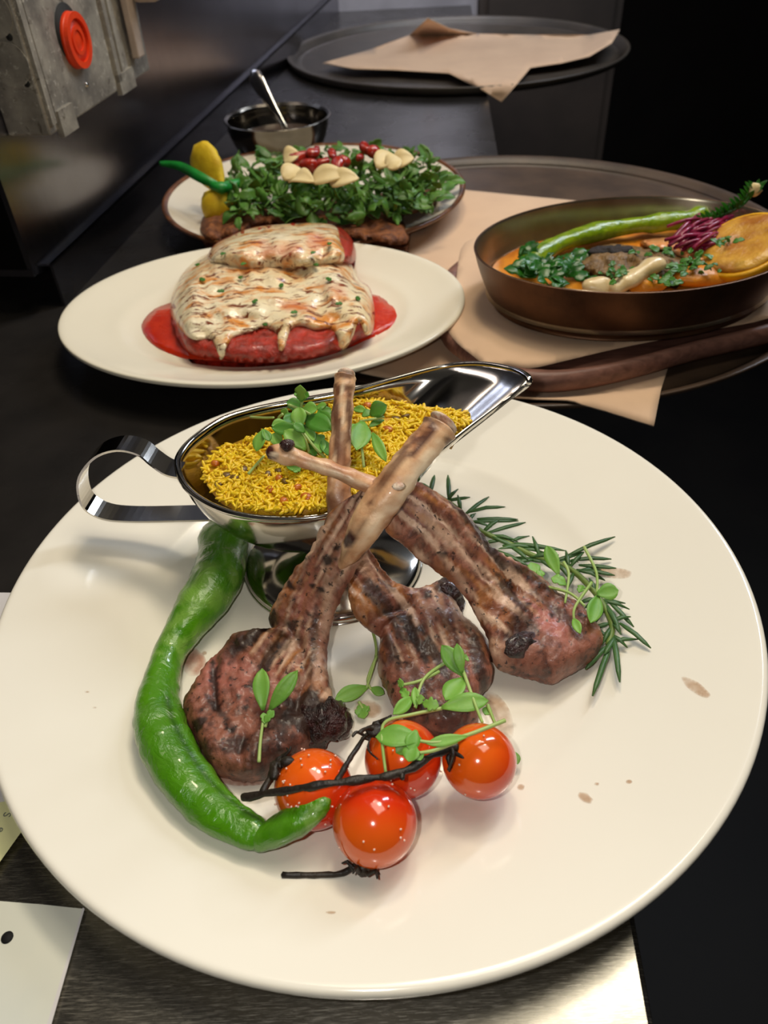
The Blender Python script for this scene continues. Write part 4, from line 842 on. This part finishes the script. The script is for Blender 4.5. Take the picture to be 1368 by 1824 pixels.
def on_top(contour, ztop, floor, edge):
    B = cr(contour, 6, True)
    def f(a, b):
        d = min(math.hypot(a-x, b-y) for x, y in B) if inside(B, a, b) else 0
        k = math.sqrt(max(0, 1-(1-min(1, d/edge))**2)); return floor+(ztop(a, b)-floor)*k+.002*nz(a, b, .05)*k
    return f
def cheese(contour, zf, par, n, redf):
    vf, at = slab(contour, 8, lambda a, b, d: P(a, b, zf(a, b)+.0002+.0026*math.sqrt(min(1, d/9))+.0008*nz(a, b, .06)), lambda a, b, d: P(a, b, zf(a, b)-.0012), n, {'red': redf})
    mesh('melted_cheese', vf, MT['cheese'], par, True, at)
cheese(LCH, on_top(LCUT, lz, .0135, 34), ck1, 3, lambda a, b, d: rd(a, b))
ck2 = thing('chicken_cutlet', 'smaller chicken cutlet behind, propped on the wide one', 'chicken cutlet', P(500, 470, .03), 'chicken cutlets under cheese')
mound('cutlet', UCUT, 9, uz, .03, MT['crust'], ck2, 40, rough=.002, rs=.05)
UCH = [(372, 474), (378, 442), (405, 424), (454, 405), (530, 398), (576, 398), (600, 406), (606, 430), (614, 452), (606, 474), (560, 484), (500, 488), (430, 486)]
rd2 = stamp([(500, 445, 60, 18, 0, .5), (560, 430, 30, 20, 0, .5)], .6)
cheese(UCH, on_top(UCUT, uz, .03, 40), ck2, 4, lambda a, b, d: rd2(a, b))
def flecks(par, spots, zf, mat, w=7):
    for a, b in spots:
        t = R.uniform(0, 6.28); A = P(a, b, zf(a, b)); L = pxm(a, b, zf(a, b), w)
        o = mesh('herb_fleck', leaf(A, A+V((math.cos(t)*L, math.sin(t)*L, .0006)), L*.7, V((0, -.3, 1)).normalized(), .2, 2, 8), mat, par); thicken(o, .0005)
LZ = on_top(LCUT, lz, .0135, 34); UZ = on_top(UCUT, uz, .03, 40)
flecks(ck1, [(428, 492), (400, 518), (450, 540), (500, 512), (590, 500), (610, 540), (470, 576), (560, 470), (365, 500), (350, 470), (640, 535), (530, 555)], lambda a, b: LZ(a, b)+.0042, MT['herb'], 14)
flecks(ck2, [(437, 468), (560, 448), (588, 432), (400, 450)], lambda a, b: UZ(a, b)+.0042, MT['herb'], 14)

# ------------------------------------------------------------------ breaded cutlet, salad, lemon
SC_ = [(356, 420), (356, 396), (372, 380), (430, 372), (520, 362), (620, 352), (720, 338), (768, 332), (780, 348), (768, 372), (700, 388), (722, 396), (729, 412), (724, 434), (690, 436), (640, 428), (560, 414), (490, 400), (440, 416), (400, 430), (370, 432)]
o = mound('breaded_cutlet', SC_, 8, lambda a, b: .030+.003*nz(a, b, .03), .0135, MT['crumb'], None, 14, 3, None, .003, .06); tag(o, 'golden brown breaded cutlet lying under the green salad', 'breaded cutlet')
vs = []
def salad_pt():
    while True:
        a = R.uniform(412, 785); b = R.uniform(290, 392)
        if b < (318 if 500 < a < 720 else 300) and R.random() < .6: continue
        top = 330-18*math.sin((a-412)/380*3.14)
        low = 392-10*abs(math.sin(a*.03)) if a < 700 else 386-(a-700)*.3
        if b > low: continue
        return a, b
for k in range(560):
    a, b = salad_pt(); t = (392-b)/110; z = .034+.016*min(1, t*1.5)*math.sin(max(.12, (a-400)/400)*3.0)+R.uniform(-.004, .005)
    A = P(a, b, z); th = R.uniform(0, 6.28); el = R.gauss(.25, .5); L = R.uniform(.008, .019)
    B = A+V((math.cos(th)*math.cos(el), math.sin(th)*math.cos(el), math.sin(el)))*L; B.z = max(B.z, .03)
    vs.append(leaf(A, B, L*R.uniform(.25, .75), V((R.gauss(0, .6), -.4+R.gauss(0, .5), .8)).normalized(), R.uniform(-.3, .6), R.choice((0, 2, 3)), 8, R.uniform(-.15, .3)))
for k in range(130):
    a, b = R.uniform(455, 770), R.uniform(264, 304); b = max(b, 264+abs(a-620)*.12); A = P(a, b, R.uniform(.042, .054)); th = R.uniform(0, 6.28); L = R.uniform(.008, .018)
    vs.append(leaf(A, A+V((math.cos(th), math.sin(th), R.gauss(.2, .4))).normalized()*L, L*R.uniform(.3, .7), V((R.gauss(0, .6), -.4+R.gauss(0, .5), .8)).normalized(), R.uniform(-.3, .6), R.choice((0, 2, 3)), 8, R.uniform(-.15, .3)))
for a, b, c, d in ((790, 345, 812, 325), (800, 330, 830, 325), (770, 358, 812, 352), (780, 352, 800, 345), (530, 390, 545, 372), (515, 400, 510, 380), (560, 396, 580, 408), (770, 320, 815, 318), (640, 395, 600, 400), (690, 385, 735, 378)):
    vs.append(leaf(P(a, b, .03), P(c, d, .031), .014, V((0, -.3, 1)).normalized(), .3, 2, 8, .1))
so = mesh('salad_leaves', join(*vs), MT['arugula']); thicken(so, .0004); tag(so, 'pile of dressed green salad leaves on the breaded cutlet', 'salad', None, 'stuff')
for i, (a, b, s, z) in enumerate(((536, 285, 13, .056), (552, 300, 14, .056), (530, 298, 10, .055), (575, 290, 12, .058), (600, 298, 14, .059), (612, 286, 11, .06), (590, 275, 10, .062), (650, 266, 11, .062), (668, 268, 10, .061), (622, 318, 10, .056), (640, 280, 10, .06), (560, 272, 12, .06))):
    z += .008; w = pxm(a, b, z, s); o = mesh('tomato_dice', blob(P(a, b, z), w*1.35, w*.95, w*.95, 14, .8, 110, R.uniform(0, 3), R.uniform(-.5, .5)), MT['dice']); tag(o, 'chunk of red tomato on top of the salad', 'tomato', 'tomato chunks on the salad')
for i, (a, b, c, d, z) in enumerate(((505, 320, 535, 300, .056), (520, 322, 560, 325, .055), (555, 322, 620, 312, .055), (588, 326, 640, 318, .054), (672, 300, 700, 275, .06), (690, 300, 715, 285, .06), (505, 285, 535, 275, .056), (700, 292, 738, 282, .058))):
    z += .009; o = mesh('cheese_shaving', leaf(P(a, b, z), P(c, d, z+.004), .016, V((R.uniform(-.3, .3), -.6, .8)).normalized(), .25, 0, 8, .15, .8), MT['shaving']); thicken(o, .0012); tag(o, 'pale cheese shaving on top of the salad', 'cheese', 'cheese shavings on the salad')
lm = thing('wrapped_lemon', 'lemon half in yellow mesh tied with green ribbon on the salad plate', 'lemon', P(385, 388, .015))
def lw(pth, rads, seg=18): return tube([P(*q) for q in pth], rads, seg, .8, .0008, 200)
mesh('lemon_wrap', lw(cr([(388, 386, .021), (387, 368, .03), (392, 350, .038), (394, 338, .042)], 4), [.010, .0125, .0145, .016, .0165, .0168, .0165, .016, .0145, .012, .009, .006, .0045]), MT['lemonwrap'], lm)
tp = cr([(394, 338, .042), (385, 318, .048), (368, 292, .057), (352, 268, .066)], 4)
mesh('wrap_tail', tube([P(*q) for q in tp], [.0045, .006, .008, .010, .0125, .0145, .0158, .0165, .0168, .0165, .0155, .0142, .012], 18, .45, .0014, 200, hint=(0, 1, .3)), MT['lemonwrap'], lm)
def ribbon(pth, w):
    q = [P(*a) for a in cr(pth, 5)]; vs, fs = [], []
    for i, p in enumerate(q):
        t = (q[min(len(q)-1, i+1)]-q[max(0, i-1)]).normalized(); s = t.cross(V((0, -1, .4))).normalized()*w*(.35+.65*math.sin(math.pi*min(.999, (i+.6)/(len(q)))))
        vs += [p-s, p+s]
    fs = [(2*i, 2*i+1, 2*i+3, 2*i+2) for i in range(len(q)-1)]; return vs, fs
rb = mesh('ribbon', join(ribbon([(395, 332, .048), (375, 325, .052), (350, 312, .056), (320, 296, .058), (284, 291, .058)], .0042), ribbon([(392, 333, .047), (410, 330, .046), (436, 322, .046)], .004), tube([P(a, b, c) for a, b, c in ((378, 331, .049), (395, 335, .049), (408, 333, .047))], [.003, .005, .003], 10)), MT['ribbon'], lm); thicken(rb, .0006)

# ------------------------------------------------------------------ sauce bowl with spoon
pb = thing('sauce_bowl', 'small polished steel bowl behind the salad plate', 'bowl', (-.0895, .872, 0))
pc_ = V((-.0895, .872, .0001)); pr_ = .053
MT['bowl'] = simple('darkened_steel', (128, 122, 112), (110, 104, 96), 30, .16, metal=1)  # metal colour darkened to dim the plate's reflection in the bowl
mesh('bowl_body', lathe(cr([(0, .0), (.024, 0), (.026, .002), (.036, .008), (.047, .02), (.052, .034), (.0530, .044), (.0545, .0455), (.0555, .0445), (.0515, .044), (.050, .034), (.045, .021), (.034, .0095), (.02, .004), (0, .0035)], 3), pc_, 72), MT['bowl'], pb)
o = mesh('sauce', lathe([(0, .026), (.040, .026), (.0455, .0265), (.044, .024), (0, .02)], pc_, 48), MT['tray']); tag(o, 'dark sauce inside the small steel bowl', 'sauce')
spn = thing('spoon', 'steel spoon standing in the small steel bowl', 'spoon', (-.095, .88, .03))
a_, b_ = V((-.078, .858, .030)), RY(449, 128, .905)
pp_ = [b_.lerp(a_, t) for t in (0, .08, .2, .4, .6, .8, 1)]
vs, fs = tube(pp_, [.005, .0088, .009, .0066, .0046, .0036, .0034], 14, .3, 0, 1, hint=(.2, 1, .2)); mesh('spoon_handle', (vs, fs), MT['steel'], spn)
mesh('spoon_head', blob(a_+V((.006, -.004, -.002)), .017, .011, .004, 16, 0, 1, -.3, 0), MT['steel'], spn)

# ------------------------------------------------------------------ copper pan and its food
PNC = V((.1685, .4755, .0242)); PA, PB, PROT = .1035, .0745, .14
pn = thing('copper_pan', 'oval dark copper pan of seafood and vegetables on the wooden board', 'pan', PNC)
def ov(prof): return lathe(prof, PNC, 112, 1, PB/PA, PROT)
mesh('pan_wall', ov(cr([(0, 0), (PA*.80, 0), (PA*.86, .002), (PA*.91, .009), (PA*.96, .021), (PA*1.0, .0345), (PA*1.004, .036), (PA*.995, .0362)], 3)+[(PA*.994, .0358), (PA*.955, .021), (PA*.9, .01), (PA*.84, .0035), (0, .003)]), MT['copper'], pn)
mesh('pan_lining', ov(cr([(PA*.99, .0363), (PA*.984, .0345), (PA*.945, .021), (PA*.89, .0105), (PA*.8, .0045), (0, .004), (0, .0035), (PA*.84, .0038), (PA*.9, .0102), (PA*.953, .021), (PA*.988, .0345), (PA*.99, .0363)], 2)), MT['panin'], pn)
pz_ = .0242+.0165
vs, fs = lathe([(0, .0165), (PA*.4, .0175), (PA*.75, .0165), (PA*.90, .0155), (PA*.905, .013), (0, .011)], PNC, 80, 1, PB/PA, PROT)
vs = [v+V((0, 0, .0022*noise.noise(v*70))) for v in vs]
tag(mesh('orange_puree', (vs, fs), MT['puree']), 'orange puree spread across the copper pan', 'puree')
Z = .049
vsp = [(930, 478, Z-.003), (955, 458, Z), (1000, 432, Z+.001), (1080, 410, Z+.001), (1160, 398, Z+.001), (1225, 390, Z+.002), (1256, 376, Z+.005)]
q = [P(*a) for a in cr(vsp, 5)]
tag(mesh('green_pepper', tube(q, [.0035, .005, .006, .0066]+[.0068+.0006*math.sin(i*.8) for i in range(len(q)-7)]+[.0062, .005, .004], 16, .85, .0012, 160), MT['blister']), 'blistered yellow green pepper along the far side of the pan', 'pepper')
def food(name, label, cat, vf, mat, group=None): return tag(mesh(name, vf, mat), label, cat, group)
fz_ = lambda a, b: .0555+.003*nz(a, b, .03)
FISH = [(1030, 478), (1045, 448), (1085, 434), (1130, 438), (1190, 448), (1225, 462), (1215, 486), (1170, 498), (1100, 496), (1055, 490)]
fi = mound('grilled_fish', FISH, 7, fz_, .041, MT['fish'], None, 16, 3, None, .003, .06); tag(fi, 'herb crusted brown fish piece in the middle of the pan', 'fish')
mesh('burnt_top', blob(P(1094, 446, .0558), .013, .006, .0022, 20, .8, 220), simple('charred_patch', (40, 28, 24), (22, 16, 14), 200, .8, .8, 400, .002), fi)
food('squid_ring', 'long pale seafood strip lying on the fish in the pan', 'seafood', tube([P(*a) for a in cr([(1088, 516, .05), (1110, 505, .053), (1135, 490, .056), (1160, 474, .059), (1178, 468, .059)], 4)], [.004, .005, .0055, .0055, .0058, .006, .006, .006, .0058, .0055, .0058, .0062, .0062, .006, .0056, .005, .004], 14, .8, .0012, 160), MT['squid'])
food('seafood_piece', 'rounded pale seafood lump at the near side of the pan', 'seafood', blob(P(1066, 512, .05), .0095, .006, .006, 16, .25, 120), MT['squid'])
food('seafood_piece', 'orange glazed lump beside the pale seafood strip', 'seafood', blob(P(1152, 508, .049), .011, .008, .007, 18, .3, 150), MT['puree'])
tag(mound('seafood_piece', [(1140, 432), (1165, 424), (1205, 424), (1240, 434), (1264, 452), (1252, 470), (1222, 466), (1190, 452), (1160, 446)], 6, lambda a, b: .054+.003*nz(a, b, .05), .041, MT['prawn'], None, 12, 3, None, .002, .08), 'pink orange seafood piece near the purple onion in the pan', 'seafood')
food('puree_lump', 'orange lump at the right near edge of the pan', 'puree', join(blob(P(1255, 492, .047), .02, .01, .006, 18, .35, 110), blob(P(1300, 482, .047), .018, .009, .006, 18, .35, 110)), MT['puree'])
pv = []
for k in range(60):
    a, b = R.gauss(980, 36), R.gauss(482, 18); 
    if not (915 < a < 1050 and 450 < b < 504): continue
    A = P(a, b, .047+R.uniform(0, .006)); t = R.uniform(0, 6.28); L = R.uniform(.009, .016); pv.append(leaf(A, A+V((math.cos(t)*L, math.sin(t)*L*.8, R.uniform(-.003, .006))), L*.8, V((R.gauss(0, .4), -.4, .9)).normalized(), R.uniform(-.2, .5), R.choice((2, 3)), 9, .15))
hb_ = mesh('herb_bunch', join(*pv), MT['parsley']); thicken(hb_, .0004); tag(hb_, 'dark green glossy herb leaves at the left end of the pan', 'herbs')
pv = []
for cx, cy, sx, sy, nn in ((1105, 486, 40, 9, 26), (1230, 476, 34, 14, 36), (1190, 500, 30, 8, 14), (1180, 448, 40, 6, 14), (1290, 430, 18, 8, 10)):
    for k in range(nn):
        a, b = R.gauss(cx, sx*.6), R.gauss(cy, sy*.6); A = P(a, b, .0555+R.uniform(-.003, .003)+(.012 if cx == 1290 else 0)); t = R.uniform(0, 6.28); L = R.uniform(.003, .0075); pv.append(leaf(A, A+V((math.cos(t)*L, math.sin(t)*L, R.uniform(-.001, .003))), L*.7, V((R.gauss(0, .4), -.4, .9)).normalized(), .3, 2, 6, .1))
hh = mesh('chopped_herbs', join(*pv), MT['herb']); thicken(hh, .0004); tag(hh, 'chopped green herbs scattered over the fish in the pan', 'herbs', None, 'stuff')
pv = []
for k in range(60):
    a, b = R.gauss(1258, 20), R.gauss(416, 13); t = R.gauss(-.45, .35); L = R.uniform(26, 46); zz = .054+R.uniform(0, .008)
    p = [(a-L*math.cos(t), b-L*.6*math.sin(t), zz-.002), (a, b-4, zz+.003), (a+L*math.cos(t), b+L*.6*math.sin(t), zz)]; pv.append(tube([P(*w) for w in cr(p, 4)], .0016, 6, .7))
tag(mesh('pickled_onion', join(*pv), MT['onion']), 'small heap of purple pickled onion shreds in the pan', 'onion')
ln = thing('grilled_lemon', 'grilled lemon half with a yellow rind in the pan', 'lemon', P(1325, 450, .045))
c = P(1325, 436, .062); d = V((-.5, -.16, .9)).normalized(); Mq = d.to_track_quat('Z', 'Y').to_matrix()
def cap(prof, seg=36): 
    vs, fs = lathe(prof, V((0, 0, 0)), seg); return [c+Mq @ v for v in vs], fs
mesh('lemon_rind', cap(cr([(0, -.02), (.012, -.0185), (.022, -.012), (.0265, -.003), (.0268, .0005), (.0245, .001), (.023, -.001), (0, -.003)], 3)), MT['rind'], ln)
fv = cap(cr([(.0238, -.001), (.0236, .002), (.018, .0036), (.01, .003), (0, .0022)], 4)); fv = ([v+V((0, 0, .0012*noise.noise(v*130))) for v in fv[0]], fv[1])
mesh('lemon_flesh', fv, MT['lemonflesh'], ln)
tt = thing('thyme_sprig', 'thin green herb sprig standing out of the pan above the onion', 'herb', P(1262, 392, .056))
tp = [P(*a) for a in cr([(1248, 400, .056), (1285, 384, .064), (1320, 366, .071), (1345, 338, .080)], 5)]
mesh('stem', tube(tp, .0012, 6), MT['parsley'], tt)
vs = []
for i, p in enumerate(tp):
    for s in (-1, 1, .3): vs.append(leaf(p, p+V((s*.006, R.uniform(-.003, .003), .006)), .003, V((0, -.6, .8)), .2, 0, 5))
o = mesh('leaves', join(*vs), MT['parsley'], tt); thicken(o, .0003)
mesh('flower', blob(tp[-1], .004, .003, .004, 10, .5, 400), MT['shaving'], tt)

# ------------------------------------------------------------------ light
def light(name, kind, loc, energy, color, **k):
    d = bpy.data.lights.new(name, kind); d.energy = energy; d.color = color
    for q, v in k.items(): setattr(d, q, v)
    o = bpy.data.objects.new(name, d); COL.objects.link(o); o.location = loc; return o
def aim(o, p): o.rotation_euler = (V(p)-o.location).to_track_quat('-Z', 'Y').to_euler(); return o
light('phone_flash', 'POINT', CAM-rt*.022+up*.010, 1.12, (1, .965, .90), shadow_soft_size=.004)
aim(light('heat_lamp', 'AREA', (.05, .62, .85), 1.5, (1, .84, .60), shape='DISK', size=.12), (0, .25, 0))
aim(light('hood_light', 'AREA', (.16, .43, .95), 3.7, (1, .92, .74), shape='RECTANGLE', size=.6, size_y=.4), (0, .3, 0))
aim(light('ceiling_lamp', 'AREA', (.5, .9, 1.7), 6.0, (1, .9, .78), shape='DISK', size=.3), (.1, .5, 0))
aim(light('back_panel_fill', 'AREA', (.16, 1.45, .62), .9, (.95, .94, 1), shape='DISK', size=.08, spread=1.6), (.16, 1.81, .12))  # unseen extra light, added to lift the steel back wall
aim(light('cool_wall_fill', 'AREA', (.75, 1.1, .9), 7.0, (.75, .85, 1), shape='RECTANGLE', size=.1, size_y=.6), (-.1, .8, .1))  # added cool fill that brightens the left wall and the electrical box
wd = bpy.data.worlds.new('world'); SC.world = wd; wd.use_nodes = True
wd.node_tree.nodes['Background'].inputs[0].default_value = (1, .93, .84, 1); wd.node_tree.nodes['Background'].inputs[1].default_value = .035
SC.view_settings.view_transform = 'Standard'; SC.view_settings.look = 'None'; SC.view_settings.gamma = 1; SC.view_settings.exposure = 0
SC.view_settings.use_curve_mapping = False
SC.cycles.max_bounces = 8
